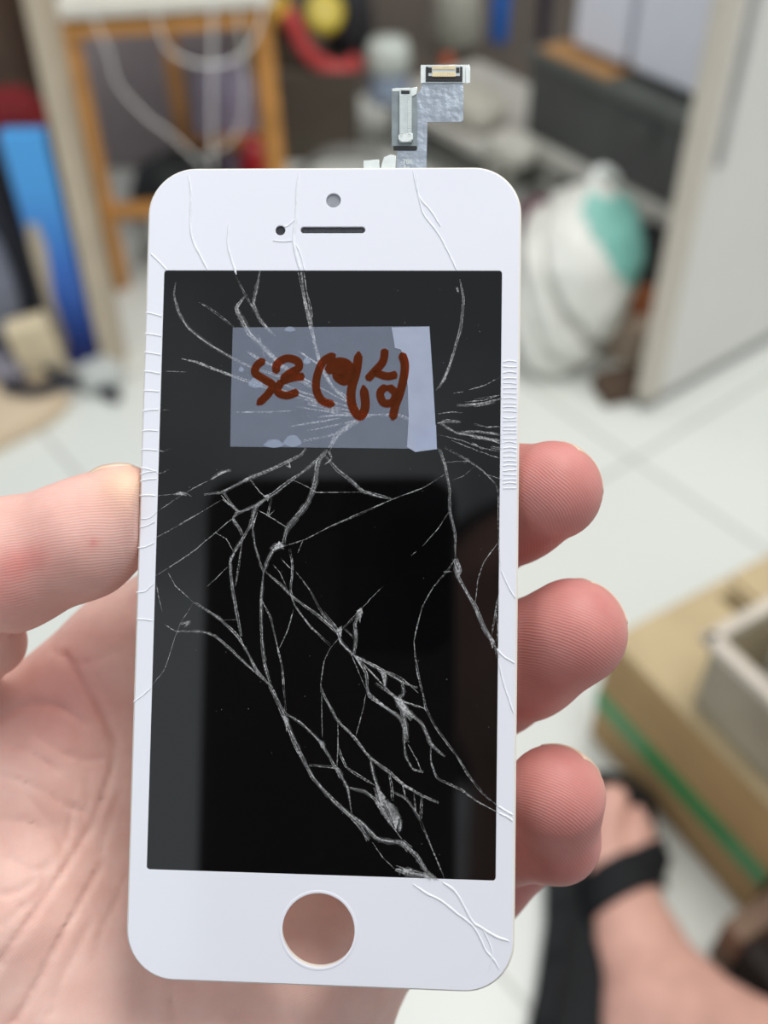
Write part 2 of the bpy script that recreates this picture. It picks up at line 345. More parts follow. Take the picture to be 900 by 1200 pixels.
SH = [((319, 646), (324, 637), (334, 640)), ((322, 645), (332, 639), (327, 634)), ((531, 656), (536, 668), (538, 677)), ((394, 738), (401, 733), (400, 746)), ((418, 716), (424, 712), (422, 730)), ((463, 816), (472, 822), (474, 838)), ((470, 820), (483, 838), (472, 832)),
 ((440, 920), (452, 934), (447, 946)), ((448, 935), (462, 944), (458, 955)), ((455, 948), (468, 958), (464, 972)), ((333, 838), (338, 843), (336, 858)), ((262, 583), (268, 592), (259, 580)), ((310, 581), (317, 578), (314, 588)), ((204, 579), (212, 576), (219, 581)), ((248, 562), (260, 553), (271, 550)), ((463, 1018), (482, 1018), (488, 1026)), ((478, 1022), (500, 1024), (505, 1031)), ((297, 612), (302, 600), (296, 622)), ((445, 783), (453, 790), (451, 806)), ((412, 764), (420, 772), (427, 788)), ((570, 738), (580, 752), (577, 760)), ((423, 486), (437, 485), (428, 490))]
for tri in SH:                              # loose shards where cracks meet
    b0 = len(V); q0 = [loc(*q_) for q_ in tri]
    for zz_ in (.006, .07):
        for i, q_ in enumerate(q0): V.append((q_[0] * .001, q_[1] * .001, (zz_ + (.03 * i if zz_ > .05 else 0)) * .001))
    Fc += [(b0, b0 + 2, b0 + 1), (b0 + 3, b0 + 4, b0 + 5)] + [(b0 + i, b0 + (i + 1) % 3, b0 + 3 + (i + 1) % 3, b0 + 3 + i) for i in range(3)]
for k in range(60):                         # glass dust on the display
    u, v = rng.uniform(200, 575), rng.uniform(330, 1010); a = rng.uniform(0, 6.3); l = rng.uniform(.4, 1.1)
    ribbon(V, Fc, [(u, v), (u + l * math.cos(a), v + l * math.sin(a))], rng.uniform(.7, 1.3), .02, n=2)
m_crack = bpy.data.materials.new('shattered_glass'); m_crack.use_nodes = True; nt = m_crack.node_tree; p = nt.nodes['Principled BSDF']
tc = nt.nodes.new('ShaderNodeTexCoord'); nz = nt.nodes.new('ShaderNodeTexNoise'); nz.inputs['Scale'].default_value = 2600; nz.inputs['Detail'].default_value = 3
nt.links.new(tc.outputs['Object'], nz.inputs['Vector']); mr = nt.nodes.new('ShaderNodeMapRange'); mr.inputs[1].default_value = .36; mr.inputs[2].default_value = .66; mr.inputs[3].default_value = .12; mr.inputs[4].default_value = .85
nlow = nt.nodes.new('ShaderNodeTexNoise'); nlow.inputs['Scale'].default_value = 420; nlow.inputs['Detail'].default_value = 2; nt.links.new(tc.outputs['Object'], nlow.inputs['Vector'])
ml = nt.nodes.new('ShaderNodeMapRange'); ml.inputs[1].default_value = .36; ml.inputs[2].default_value = .62; ml.inputs[3].default_value = .28; ml.inputs[4].default_value = 1.15; nt.links.new(nlow.outputs['Fac'], ml.inputs['Value'])
mm_ = nt.nodes.new('ShaderNodeMath'); mm_.operation = 'MULTIPLY'; nt.links.new(mr.outputs['Result'], mm_.inputs[0]); nt.links.new(ml.outputs['Result'], mm_.inputs[1])
nt.links.new(nz.outputs['Fac'], mr.inputs['Value']); nt.links.new(mm_.outputs[0], p.inputs['Alpha']); p.inputs['Base Color'].default_value = (.66, .67, .68, 1); p.inputs['Roughness'].default_value = .35
crk = tag(raw('crack', V, Fc, m_crack, panel), 'web of white cracks across the black display')
m_veil = mat('splintered_glass', (176, 178, 180), .4, .3, 3000, alpha=.11); raw('splinter', V2, F2, m_veil, crk)

CW = [  # cracks crossing the white border
 (3.2,[(221,205),(224,230),(223,262),(226,282),(236,302),(243,316)]),(3,[(268,262),(267,287),(271,303),(277,322)]),
 (4.5,[(350,203),(348,230),(347,255),(344,281),(348,303),(352,317)]),(2.4,[(347,286),(353,300),(357,317)]),
 (2.2,[(347,256),(338,264),(333,266)]),(1.8,[(320,282),(332,283),(344,282)]),
 (2.4,[(176.5,297),(186,306),(196,317)]),
 (2.6,[(484,201),(491,233),(497,252),(513,273),(529,303),(535,317)]),(2.6,[(487,203),(491,230),(505,247),(516,265)]),
 (3,[(484,1036),(500,1047),(516,1055),(535,1070),(553,1084),(563,1100),(569,1113),(578,1124),(585,1135)]),(3.4,[(519,1034),(535,1047),(553,1079),(564,1087),(580,1097),(597,1103)]),(2,[(565,1087),(573,1104),(577,1118),(573,1136)]),
 (2.2,[(587,668),(596,688),(604,701)]),(2.4,[(582,760),(590,769),(603,777)]),(2.4,[(585,778),(590,800),(602,836)]),(3,[(584,945),(592,950),(601,955)]),(3,[(585,953),(594,957),(601,962)]),
 (1.8,[(161,642),(170,641),(181,636)]),(1.8,[(159,694),(170,693),(180,684)]),(1.8,[(160,725),(170,726),(179,727)]),(2,[(156,823),(167,815),(177,806)]),(1.6,[(163,618),(172,616),(182,611)]),(1.4,[(165,608),(175,607),(184,600)]),
]
for y0, y1 in ((366, 371), (391, 394), (413, 416), (435, 438), (458, 459), (482, 480), (505, 505), (527, 528), (548, 553), (556, 552), (581, 581), (564, 561)):
    CW.append((1.8, [(170.5 - (y0 - 366) * .034, y0), (180 - (y0 - 366) * .034, (y0 + y1) / 2 - .6), (190 - (y0 - 366) * .034, y1)]))
y = 424.0
while y < 578:
    CW.append((rng.uniform(1.0, 2.0), [(589.5, y + rng.randn() * .4), (597, y - .6 + rng.randn() * .5), (605.5, y + rng.randn() * .4)])); y += rng.uniform(4.0, 7.0)
V, Fc = [], []
for w, pts in CW: ribbon(V, Fc, pts, w, 0.07 + .012 * w, jit=.25, n=6, taper=(.1, .1))
m_crw = mat('crack_in_white', (236, 239, 246), .3, .06, 900, spec=.6)
tag(raw('border_crack', V, Fc, m_crw, panel), 'raised white cracks across the white border')

# --- the film label stuck over the glass, and its handwriting
def film(name, rgb, al, polys, z, rough=.45):
    m = mat(name + '_film', rgb, rough, .05, 300, alpha=al, spec=.3); V, Fc = [], []
    for P in polys:
        b = len(V); n = len(P)
        for zz_ in (z, z + .03):
            for q in P: a = loc(*q); V.append((a[0] * .001, a[1] * .001, zz_ * .001))
        Fc.append(tuple(range(b, b + n))[::-1]); Fc.append(tuple(range(b + n, b + 2 * n)))
        for k in range(n): Fc.append((b + k, b + (k + 1) % n, b + n + (k + 1) % n, b + n + k))
    return m, V, Fc
m, V, Fc = film('label', (196, 208, 234), .15, [[(273, 384), (503.5, 382.5), (507, 440), (512, 525), (486, 526), (270, 523.5), (271, 460)]], .11)
label = tag(raw('film_label', V, Fc, m, panel), 'frosted grey film label with red brown handwriting')
m, V, Fc = film('fold', (214, 224, 248), .34, [[(459, 384), (503, 383), (507, 440), (512, 526), (486, 529.5), (477, 524), (479, 490), (478, 455), (475, 425), (470, 410), (463, 408)], [(486, 500), (511, 498), (512, 526.5), (486, 530)]], .15)
tag(raw('folded_edge', V, Fc, m, label), 'lighter doubled edge of the film')
blobs = []
for cx, cy, rx, ry in ((321, 520, 11, 5), (343, 517, 10, 7), (300, 449, 8, 6), (360, 423, 4, 4), (283, 433, 3, 3), (340, 386, 6, 3)):
    blobs.append([(cx + rx * math.cos(a) * (1 + .2 * math.sin(3 * a)), cy + ry * math.sin(a)) for a in np.linspace(0, 6.283, 18, endpoint=False)])
m, V, Fc = film('bubble', (205, 220, 245), .2, blobs, .15); raw('air_bubble', V, Fc, m, label)
INK = [(8,[(175,178),(143,203),(136,233),(172,258),(206,282),(188,318),(143,362)]),
 (8,[(222,236),(224,198),(262,174),(306,184),(312,212),(275,234),(240,262)]),(8,[(238,268),(288,252),(336,246)]),(8,[(244,262),(226,306),(262,324),(312,308)]),
 (8,[(462,158),(414,184),(388,240),(384,300),(408,345),(458,362)]),
 (11,[(432,236),(455,196),(500,196),(525,230),(500,262),(470,240),(505,225)]),
 (9,[(556,146),(546,226),(526,300),(530,366),(560,408),(582,368),(574,282)]),
 (8,[(662,134),(654,186),(622,224),(588,262)]),(8,[(612,226),(668,246),(712,238)]),(8,[(670,284),(643,312),(655,352),(690,352),(704,316),(672,284)]),
 (8.5,[(728,150),(742,196),(738,250),(722,316),(704,366),(692,424)])]
V, Fc = [], []
for w, pts in INK:
    pts = [(260 + x / 3.4615, 370 + y / 3.4615) for x, y in pts]
    ribbon(V, Fc, pts, w * 1.18, .012, z=.19, taper=(.06, .06), n=8)
m_ink = bpy.data.materials.new('marker_ink'); m_ink.use_nodes = True; nt = m_ink.node_tree; nt.nodes.remove(nt.nodes['Principled BSDF'])
t1 = nt.nodes.new('ShaderNodeBsdfTransparent'); t1.inputs[0].default_value = (.82, .155, .075, 1); t2 = nt.nodes.new('ShaderNodeBsdfDiffuse'); t2.inputs[0].default_value = (.13, .044, .016, 1)
ms = nt.nodes.new('ShaderNodeMixShader'); tn = nt.nodes.new('ShaderNodeTexNoise'); tn.inputs['Scale'].default_value = 700; tm = nt.nodes.new('ShaderNodeMapRange'); tm.inputs[3].default_value = .3; tm.inputs[4].default_value = .55
tc = nt.nodes.new('ShaderNodeTexCoord'); nt.links.new(tc.outputs['Object'], tn.inputs['Vector']); nt.links.new(tn.outputs['Fac'], tm.inputs['Value']); nt.links.new(tm.outputs[0], ms.inputs[0])
nt.links.new(t1.outputs[0], ms.inputs[1]); nt.links.new(t2.outputs[0], ms.inputs[2]); nt.links.new(ms.outputs[0], nt.nodes['Material Output'].inputs[0])
tag(raw('handwriting', V, Fc, m_ink, label), 'red brown marker handwriting')

# --- flex cables standing out above the panel
m_flex = mat('silver_flex', (158, 168, 180), .38, .16, 350, bump=.12, bscale=700, metal=.35)
m_flexd = mat('grey_flex', (138, 148, 152), .35, .15, 500, metal=.4)
m_shiny = mat('white_shielding', (235, 242, 240), .25, .08, 600, metal=.3)
m_gold = mat('gold_pins', (240, 222, 176), .35, .12, 900, metal=.2)
m_conb = mat('black_connector', (28, 30, 34), .4)
m_conw = mat('pale_connector', (196, 204, 204), .35, .1, 700)
def fplate(name, pts, z0, z1, m, par, bev=.03):
    zm = z1; P = [tuple(loc(u, v, zm)) for u, v in pts]; return obj(name, plate(P, [], z0, z1, bev), m, par)
def q4(x0, y0, x1, y1): return [(x0, y1), (x1, y1), (x1, y0), (x0, y0)]
fx = fplate('flex_cable', [(495, 97), (543, 97), (543, 141), (540, 143), (501, 143), (499.5, 205), (465, 205), (465, 175), (489, 175), (489, 110), (493, 105)][::-1], -1.5, -1.32, m_flex, panel)
tag(fx, 'silver grey ribbon cable folded above the panel')
c1 = fplate('connector', q4(493, 76, 550, 97), -1.35, -1.15, m_shiny, fx)
for nm, r, z, mm in (('connector_housing', q4(499, 78, 542, 95), -.95, m_conb), ('connector_housing', q4(502, 77, 539, 89), -.85, m_conw)):
    fplate(nm, r, -1.2, z, mm, fx)
b = bmesh.new()
for k in range(14):
    for yy0, yy1 in ((77.5, 81.5), (84.5, 90)):
        x = 507 + k * 1.95; a = loc(x, yy1, -.8); c = loc(x + 1.35, yy0, -.8)
        add_box(b, ((a[0] + c[0]) / 2 * .001, (a[1] + c[1]) / 2 * .001, -.80e-3), ((c[0] - a[0]) * .001, (c[1] - a[1]) * .001, .12e-3))
obj('gold_pins', b, m_gold, fx); fplate('gold_strip', q4(506, 81.5, 535, 84.5), -.9, -.83, m_conw, fx)
for x in (503, 535.5): fplate('connector_end', q4(x - 1, 79, x + 3, 85), -.9, -.76, m_conb, fx)
fplate('fold_tab', q4(546, 78, 551, 97), -1.2, -.9, m_shiny, fx)
fplate('stiffener', [(459, 104), (464, 103), (489, 103), (489, 171), (459, 171)][::-1], -1.5, -1.25, m_flexd, fx)
fplate('bright_edge', [(459, 104), (464, 103), (489, 103), (489, 106), (460, 107)][::-1], -1.25, -1.2, m_shiny, fx)
fplate('connector_housing', q4(468, 105, 482.5, 166), -1.25, -.75, m_conw, fx); fplate('connector_end', q4(470, 106, 480, 110), -.8, -.7, m_conb, fx)
b = bmesh.new()
for k in range(24):
    for x0, x1 in ((468.6, 472.2), (477.6, 481.6)):
        yy0 = 111 + k * 2.1; a = loc(x0, yy0 + 1.3, -.7); c = loc(x1, yy0, -.7)
        add_box(b, ((a[0] + c[0]) / 2 * .001, (a[1] + c[1]) / 2 * .001, -.73e-3), ((c[0] - a[0]) * .001, (c[1] - a[1]) * .001, .1e-3))
obj('pale_pins', b, m_shiny, fx); fplate('solder_pad', [(467, 158), (483.5, 156), (484, 163), (478, 166), (471, 166), (467, 163)][::-1], -1.1, -.68, m_shiny, fx)
fplate('dark_step', q4(461, 171, 488, 176), -1.45, -1.2, m_conb, fx)
fplate('shield_tab', [(426, 188), (444, 187), (446, 205), (426, 205)][::-1], -1.7, -1.4, m_shiny, fx)
fplate('shield_tab', [(450, 184), (458, 181), (464, 183), (463, 205), (446, 205), (447, 193)][::-1], -1.7, -1.3, m_shiny, fx)
fplate('shield_tab', [(481, 103), (489, 102), (488, 110), (483, 113)][::-1], -1.3, -1.1, m_shiny, fx)
for txt, u, v, s in (('-786', 469, 192, 1.0), ('Av', 472, 198, .9)):
    cu = bpy.data.curves.new('print', 'FONT'); cu.body = txt; cu.size = s * .0011; cu.extrude = .00002
    o = bpy.data.objects.new('tmp', cu); C.objects.link(o); dg = bpy.context.evaluated_depsgraph_get(); dg.update()
    me = bpy.data.meshes.new_from_object(o.evaluated_get(dg)); bpy.data.objects.remove(o); bm = bmesh.new(); bm.from_mesh(me); bpy.data.meshes.remove(me)
    bmesh.ops.translate(bm, vec=L3(u, v, -1.29), verts=bm.verts[:]); obj('printed_code', bm, m_shiny, fx)

# ------------------------------------------------------------------ the hand
def skin_material(name):
    m = bpy.data.materials.new(name); m.use_nodes = True; nt = m.node_tree; p = nt.nodes['Principled BSDF']; N = nt.nodes.new; L = nt.links.new
    at = N('ShaderNodeAttribute'); at.attribute_name = 'tint'; tc = N('ShaderNodeTexCoord')
    n1 = N('ShaderNodeTexNoise'); n1.inputs['Scale'].default_value = 140; n1.inputs['Detail'].default_value = 5; L(tc.outputs['Object'], n1.inputs['Vector'])
    mx = N('ShaderNodeMix'); mx.data_type = 'RGBA'; mx.blend_type = 'MULTIPLY'; mx.inputs[0].default_value = .55
    rp = N('ShaderNodeValToRGB'); rp.color_ramp.elements[0].color = (.90, .74, .72, 1); rp.color_ramp.elements[1].color = (1.08, 1.06, 1.05, 1); rp.color_ramp.elements[0].position = .32; rp.color_ramp.elements[1].position = .66
    L(n1.outputs['Fac'], rp.inputs['Fac']); L(at.outputs['Color'], mx.inputs[6]); L(rp.outputs['Color'], mx.inputs[7]); L(mx.outputs[2], p.inputs['Base Color'])
    p.inputs['Roughness'].default_value = .52; p.inputs['Specular IOR Level'].default_value = .35
    p.inputs['Subsurface Weight'].default_value = .25; p.inputs['Subsurface Radius'].default_value = (1, .3, .18); p.inputs['Subsurface Scale'].default_value = .0025
    return m, nt, p, tc
m_skin, nt, p, tc = skin_material('palm_skin'); N = nt.nodes.new; L = nt.links.new
a2 = N('ShaderNodeAttribute'); a2.attribute_name = 'ridge'            # a coordinate counted across the friction ridges, in ridge widths
sx = N('ShaderNodeVectorMath'); sx.operation = 'SCALE'; sx.inputs['Scale'].default_value = 1.0; L(a2.outputs['Vector'], sx.inputs[0])
nd2 = N('ShaderNodeTexNoise'); nd2.inputs['Scale'].default_value = 130; nd2.inputs['Detail'].default_value = 2; L(tc.outputs['Object'], nd2.inputs['Vector'])
sep = N('ShaderNodeSeparateXYZ'); L(sx.outputs[0], sep.inputs[0])
ad = N('ShaderNodeMath'); ad.operation = 'MULTIPLY_ADD'; ad.inputs[1].default_value = 3.0; L(nd2.outputs['Fac'], ad.inputs[0]); L(sep.outputs['X'], ad.inputs[2])
sn = N('ShaderNodeMath'); sn.operation = 'SINE'; mu = N('ShaderNodeMath'); mu.operation = 'MULTIPLY'; mu.inputs[1].default_value = 6.283; L(ad.outputs[0], mu.inputs[0]); L(mu.outputs[0], sn.inputs[0])
am = N('ShaderNodeMath'); am.operation = 'MULTIPLY'; L(sn.outputs[0], am.inputs[0]); L(sep.outputs['Y'], am.inputs[1])
n4 = N('ShaderNodeTexNoise'); n4.inputs['Scale'].default_value = 900; n4.inputs['Detail'].default_value = 4; L(tc.outputs['Object'], n4.inputs['Vector'])
su = N('ShaderNodeMath'); su.operation = 'MULTIPLY_ADD'; su.inputs[1].default_value = .9; L(n4.outputs['Fac'], su.inputs[0]); L(am.outputs[0], su.inputs[2])
bp = N('ShaderNodeBump'); bp.inputs['Strength'].default_value = .36; bp.inputs['Distance'].default_value = .00006; L(su.outputs[0], bp.inputs['Height']); L(bp.outputs['Normal'], p.inputs['Normal'])

def S(u, v, d, rpx): return (cam_mm(u, v, d), rpx * d / F)
CH = []   # (chain of spheres, blend radius)
CH.append(([S(300, 660, 192, 56), S(470, 640, 190, 58), S(560, 615, 180, 64), S(600, 591, 172, 67), S(647, 575, 164, 58.5)], 5))        # index finger
CH.append(([S(330, 800, 194, 60), S(500, 815, 192, 60), S(575, 795, 182, 66), S(615, 774, 173.5, 66), S(671, 741, 165, 63.5)], 5))    # middle finger
CH.append(([S(340, 930, 192, 56), S(500, 985, 190, 54), S(585, 985, 181, 50), S(654, 986, 172, 45.5), S(650, 933, 166, 59.5)], 5))     # ring finger
CH.append(([S(330, 1030, 190, 50), S(480, 1060, 193, 48), S(560, 1030, 190, 56), S(622, 983, 186, 49)], 4))                           # little finger behind it
CH.append(([S(-110, 800, 178, 80), S(-80, 700, 170, 74), S(10, 662, 165, 76), S(95, 632, 164, 68), S(140, 603, 165, 60)], 6))        # thumb
CH.append(([S(-70, 775, 176, 62), S(-12, 752, 176, 42)], 5))                                                                          # fold at the thumb's root
CH.append(([S(-40, 930, 196, 96), S(20, 882, 194, 80), S(150, 770, 194, 76), S(260, 690, 196, 66)], 9))                                # web from thumb root to index knuckle
CH.append(([S(40, 960, 190, 100), S(20, 1060, 186, 130), S(60, 1200, 190, 150), S(90, 1400, 190, 170)], 12))                            # ball of the thumb
CH.append(([S(150, 900, 206, 110), S(300, 760, 208, 95)], 12)); CH.append(([S(160, 960, 206, 110), S(330, 840, 207, 92)], 12))
CH.append(([S(180, 1040, 204, 120), S(330, 960, 204, 90)], 12)); CH.append(([S(160, 1120, 200, 130), S(360, 1040, 196, 95)], 12))
CH.append(([S(345, 1112, 186, 128), S(300, 1240, 190, 155), S(200, 1420, 195, 190)], 14))                                              # heel of the hand
CH.append(([S(150, 1180, 194, 140), S(250, 1200, 194, 130)], 14))
panel_c = PT; 
def base_sdf(P):
    D = None
    for ch, k in CH:
        d = None
        for (a, ra), (b, rb) in zip(ch, ch[1:]):
            e = cone_sdf(P, a, b, ra, rb); d = e if d is None else smin(d, e, 2.5)
        D = d if D is None else smin(D, d, KB.get(id(ch), k))
    # the flesh gives way to the panel it holds
    q = (P - PT.astype(np.float32)) @ PR.astype(np.float32)
    bx = np.stack([np.abs(q[..., 0]) - 29.5, np.abs(q[..., 1]) - 63.1, np.abs(q[..., 2] - 19) - 21.1], -1)
    bd = np.linalg.norm(np.maximum(bx, 0), axis=-1) + np.minimum(bx.max(-1), 0)
    return smax(D, -(bd - .12), .9)
KB = {}
for i in range(5): KB[id(CH[i][0])] = 1.2       # fingers stay apart
KB[id(CH[3][0])] = .8; KB[id(CH[4][0])] = 1.5
def depth_on(u, v, d0=150, d1=215):
    ds = np.arange(d0, d1, .25, dtype=np.float32); P = np.stack([(u - 450) / F * ds, -(v - 600) / F * ds, -ds], -1)
    s = base_sdf(P); k = np.argmax(s < 0); return ds[k] if s[k] < 0 else None
h = .72; lo = np.array([-100., -152., -228.]); hi = np.array([50., 20., -140.])
G = grid(lo, hi, h); D = base_sdf(G)
CREASE = [  # palm lines: radius mm, depth mm, points
 (.6, .6, [(134, 880), (130, 905), (122, 930), (108, 965), (86, 1003), (60, 1042), (30, 1085), (0, 1128), (-20, 1155)]),
 (.6, .6, [(118, 1015), (96, 1055), (70, 1102), (40, 1160), (12, 1205)]),
 (.5, .45, [(0, 908), (40, 922), (78, 944), (102, 952)]), (.45, .35, [(30, 930), (60, 965), (76, 995)]), (.45, .35, [(88, 945), (80, 975), (72, 1000)]),
 (1.0, .8, [(75, 768), (98, 802), (118, 832), (136, 872)]), (.9, .5, [(-10, 846), (30, 826), (70, 828), (100, 850)]),
 (.45, .3, [(100, 905), (104, 935), (100, 960)]), (.45, .3, [(0, 1000), (40, 1020), (62, 1010)]),
 (.5, .3, [(200, 1165), (206, 1200)]), (.45, .25, [(330, 1160), (345, 1200)]),
 (.7, .5, [(-5, 742), (15, 745), (38, 738)]),
 (.45, .3, [(40, 860), (70, 880), (95, 890), (118, 888)]), (.45, .28, [(10, 870), (40, 886), (70, 905)]), (.4, .25, [(60, 1010), (50, 1040), (30, 1062)]),
 (.45, .3, [(106, 1080), (90, 1115), (72, 1150), (60, 1190)]), (.4, .25, [(140, 930), (128, 965), (118, 1000)]), (.4, .25, [(0, 960), (30, 962), (55, 978)]), (.4, .25, [(-5, 1050), (20, 1045), (45, 1030)]),
 (.45, .25, [(60, 760), (84, 776), (110, 775), (140, 762)]), (.4, .2, [(0, 1085), (16, 1075), (26, 1060)]), (.4, .25, [(150, 1020), (140, 1050), (120, 1090), (110, 1130)]),
]
for r, dep, pts in CREASE:
    Q = []
    for u, v in spline(pts, 4):
        d = depth_on(u, v)
        if d is not None: Q.append(cam_mm(u, v, d - r * .85 + dep * .8))
    for a, b in zip(Q, Q[1:]):
        i0 = np.maximum(((np.minimum(a, b) - 3 - lo) / h).astype(int), 0); i1 = ((np.maximum(a, b) + 3 - lo) / h).astype(int) + 1
        if (i1 <= i0).any(): continue
        s = tuple(slice(x, y_) for x, y_ in zip(i0, i1))
        if G[s].size: D[s] = smax(D[s], -cone_sdf(G[s], a, b, r * .85, r * .85), .4)
Vh, Fh = surface_nets(D, lo, h); del G, D
# tint: paler palm, pinker finger pads
def ctr(u, v, d): return cam_mm(u, v, d)
def fall(c, r): return np.exp(-(np.linalg.norm(Vh - c, axis=1) / r) ** 2)
pale = np.array(lin((238, 200, 188))); pink = np.array(lin((199, 128, 123))); red = np.array(lin((214, 70, 72))); yel = np.array(lin((232, 205, 165)))
wf = np.clip(fall(ctr(640, 585, 165), 13) + fall(ctr(660, 750, 165), 14) + fall(ctr(645, 955, 165), 15) + .35 * fall(ctr(80, 640, 157), 20), 0, 1)
wf = np.maximum(wf, (Vh[:, 0] > 16).astype(float) * np.clip((Vh[:, 0] - 16) / 6, 0, 1) * .9)
tint = pale + (pink - pale) * wf[:, None]
for (u, v, d, r, s) in ((15, 660, 153, 3.0, .42), (40, 655, 153, 2.6, .35), (110, 637, 154.5, .75, .9), (-5, 700, 154, 5, .3), (90, 800, 184, 8, .25), (60, 850, 184, 10, .2)):
    tint += (red - tint) * (fall(ctr(u, v, d), r) * s)[:, None]
tint += (yel - tint) * (fall(ctr(150, 560, 158), 4.5) * .6)[:, None]
tint += (yel - tint) * (np.clip(fall(ctr(700, 545, 168), 5) + fall(ctr(728, 725, 168), 5) + fall(ctr(706, 905, 168), 5), 0, 1) * .35)[:, None]
# friction ridge coordinate (arcs round the pads) and strength
px_ = 450 + F * Vh[:, 0] / -Vh[:, 2]; py_ = 600 - F * Vh[:, 1] / -Vh[:, 2]
rc = np.zeros(len(Vh)); rs = np.zeros(len(Vh))
def ridge(mask, cx, cy, k, st, fx_=0, fy_=0, fr_=0):
    rc[mask] = np.hypot(px_[mask] - cx, (py_[mask] - cy) * 1.15) / k; rs[mask] = st * np.clip(1.3 - np.hypot(px_[mask] - fx_, py_[mask] - fy_) / fr_, 0, 1) if fr_ else st
right = px_ > 560
ridge(~right, 560, 1500, 3.4, .4); ridge((~right) & (py_ < 745), 150, 1150, 3.8, .5)
ridge(right & (py_ < 673), 560, 640, 3.6, .8, 635, 575, 75); ridge(right & (py_ >= 673) & (py_ < 866), 600, 880, 3.8, .8, 655, 765, 80); ridge(right & (py_ >= 866), 570, 1060, 3.6, .7, 650, 950, 70)
person_loc = at_floor(700, 1090)
person = empty('person', person_loc, 'person holding up the cracked screen, one bare foot in a black sandal', 'person')
def hand_mesh(name, Vm, Fm, m):
    o = np_mesh(name, mm_world(Vm) - np.array(person_loc), Fm, m, person); return o
hand = hand_mesh('hand', Vh, Fh, m_skin); tag(hand, 'left hand curled round the back of the screen')
me = hand.data
if len(me.vertices) == len(Vh):
    a = me.attributes.new('tint', 'FLOAT_COLOR', 'POINT'); a.data.foreach_set('color', np.c_[tint, np.ones(len(tint))].astype(np.float32).ravel())
    a = me.attributes.new('ridge', 'FLOAT_VECTOR', 'POINT'); a.data.foreach_set('vector', np.c_[rc, rs, rc * 0].astype(np.float32).ravel())
# fingernails: thin curved shells projected on the finger's back
m_nail = mat('fingernail', (226, 196, 172), .28, .06, 400, spec=.5)
def nail(tip, prev, n_dir, ln, half, over):
    c, r = tip; own = lambda P: cone_sdf(P, prev[0], tip[0], prev[1], tip[1])
    t = c - prev[0]; t /= np.linalg.norm(t); n = np.array(n_dir, float); n -= t * (n @ t); n /= np.linalg.norm(n); b = np.cross(t, n)
    A, B = 13, 13; outer = []
    for i in range(A):
        s = -ln + (ln + r * .78 + over) * i / (A - 1)
        for j in range(B):
            ph = math.radians(-half + 2 * half * j / (B - 1)); dv = n * math.cos(ph) + b * math.sin(ph); o = c + t * min(s, r * .45)
            if s > r * .45: dv = dv * math.cos((s - r * .45) / r * 1.0) + t * math.sin((s - r * .45) / r * 1.0)
            ks = np.linspace(r * 1.6, 0, 120); P = (o + ks[:, None] * dv).astype(np.float32); sd = own(P); k = np.argmax(sd < .16)
            outer.append(o + ks[k] * dv)
    outer = np.array(outer); inner = outer - (outer - c) / np.linalg.norm(outer - c, axis=1)[:, None] * .45
    V = np.vstack([outer, inner]); n_ = A * B; Fq = []
    for i in range(A - 1):
        for j in range(B - 1):
            a = i * B + j; Fq.append((a, a + B, a + B + 1, a + 1)); Fq.append((n_ + a, n_ + a + 1, n_ + a + B + 1, n_ + a + B))
    ed = [j for j in range(B)] + [i * B + B - 1 for i in range(1, A)] + [(A - 1) * B + j for j in range(B - 2, -1, -1)] + [i * B for i in range(A - 2, 0, -1)]
    for a, b2 in zip(ed, ed[1:] + ed[:1]): Fq.append((a, b2, n_ + b2, n_ + a))
    W = mm_world(V) - np.array(person_loc)
    return raw('fingernail', W, Fq, m_nail, hand, True)
nail(CH[0][0][-1], CH[0][0][-2], (.62, .50, -.55), 3.5, 47, 1.0)
nail(CH[1][0][-1], CH[1][0][-2], (.62, .55, -.50), 3.5, 47, 1.0)
nail(CH[2][0][-1], CH[2][0][-2], (.75, .35, -1.1), 4.0, 42, .9)
nail(CH[4][0][-1], CH[4][0][-2], (-.25, .80, -.42), 5.0, 55, 1.0)
# forearm running down to the person, out of the picture
fa = [mm_world(cam_mm(180, 1330, 192)), mm_world(np.array([-60., -190, -190])), mm_world(np.array([-120., -300, -130])), np.array([-.22, -.20, .66]), np.array([-.225, -.31, .70])]
fo = obj('forearm', tubebm([Vector(x - np.array(person_loc)) for x in fa], lambda t: .023 + .02 * t, seg=20, n=8), mat('forearm_skin', (226, 178, 160), .5, .05, 60), person, True)

# ------------------------------------------------------------------ the foot
def SF(u, v, d, rpx): return (cam_mm(u, v, d * 1000), rpx * d * 1000 / F)
FC = [([SF(708, 966, .985, 20), SF(712, 1000, .97, 38), SF(725, 1060, .94, 50), SF(745, 1115, .905, 56), SF(782, 1192, .86, 74), SF(900, 1272, .77, 84), SF(1060, 1370, .66, 92)], 14),
      ([SF(718, 938, .965, 19), SF(704, 1000, .955, 25)], 8), ([SF(747, 953, .962, 9.5), SF(737, 1000, .95, 11)], 1.5), ([SF(757, 967, .96, 9), SF(742, 1010, .945, 11)], 1.5), ([SF(765, 985, .957, 8.5), SF(750, 1020, .94, 11)], 1.5), ([SF(771, 1006, .953, 8), SF(756, 1035, .935, 10)], 1.5),
      ([SF(735, 1130, .93, 48), SF(690, 1250, .885, 52), SF(690, 1330, .85, 50)], 16), ([SF(782, 1192, .86, 70), SF(720, 1270, .86, 70)], 16)]
def foot_sdf(P):
    D = None
    for ch, k in FC:
        d = None
        for (a, ra), (b, rb) in zip(ch, ch[1:]):
            e = cone_sdf(P, a, b, ra, rb); d = e if d is None else smin(d, e, 14)
        D = d if D is None else smin(D, d, k)
    return D
def world_z(P): return P @ (RW[2] * .001).astype(np.float32) + H
h = 3.0; lo = np.array([120., -520., -1030.]); hi = np.array([430., -230., -640.])
G = grid(lo, hi, h); Df = foot_sdf(G); Z = world_z(G) * 1000
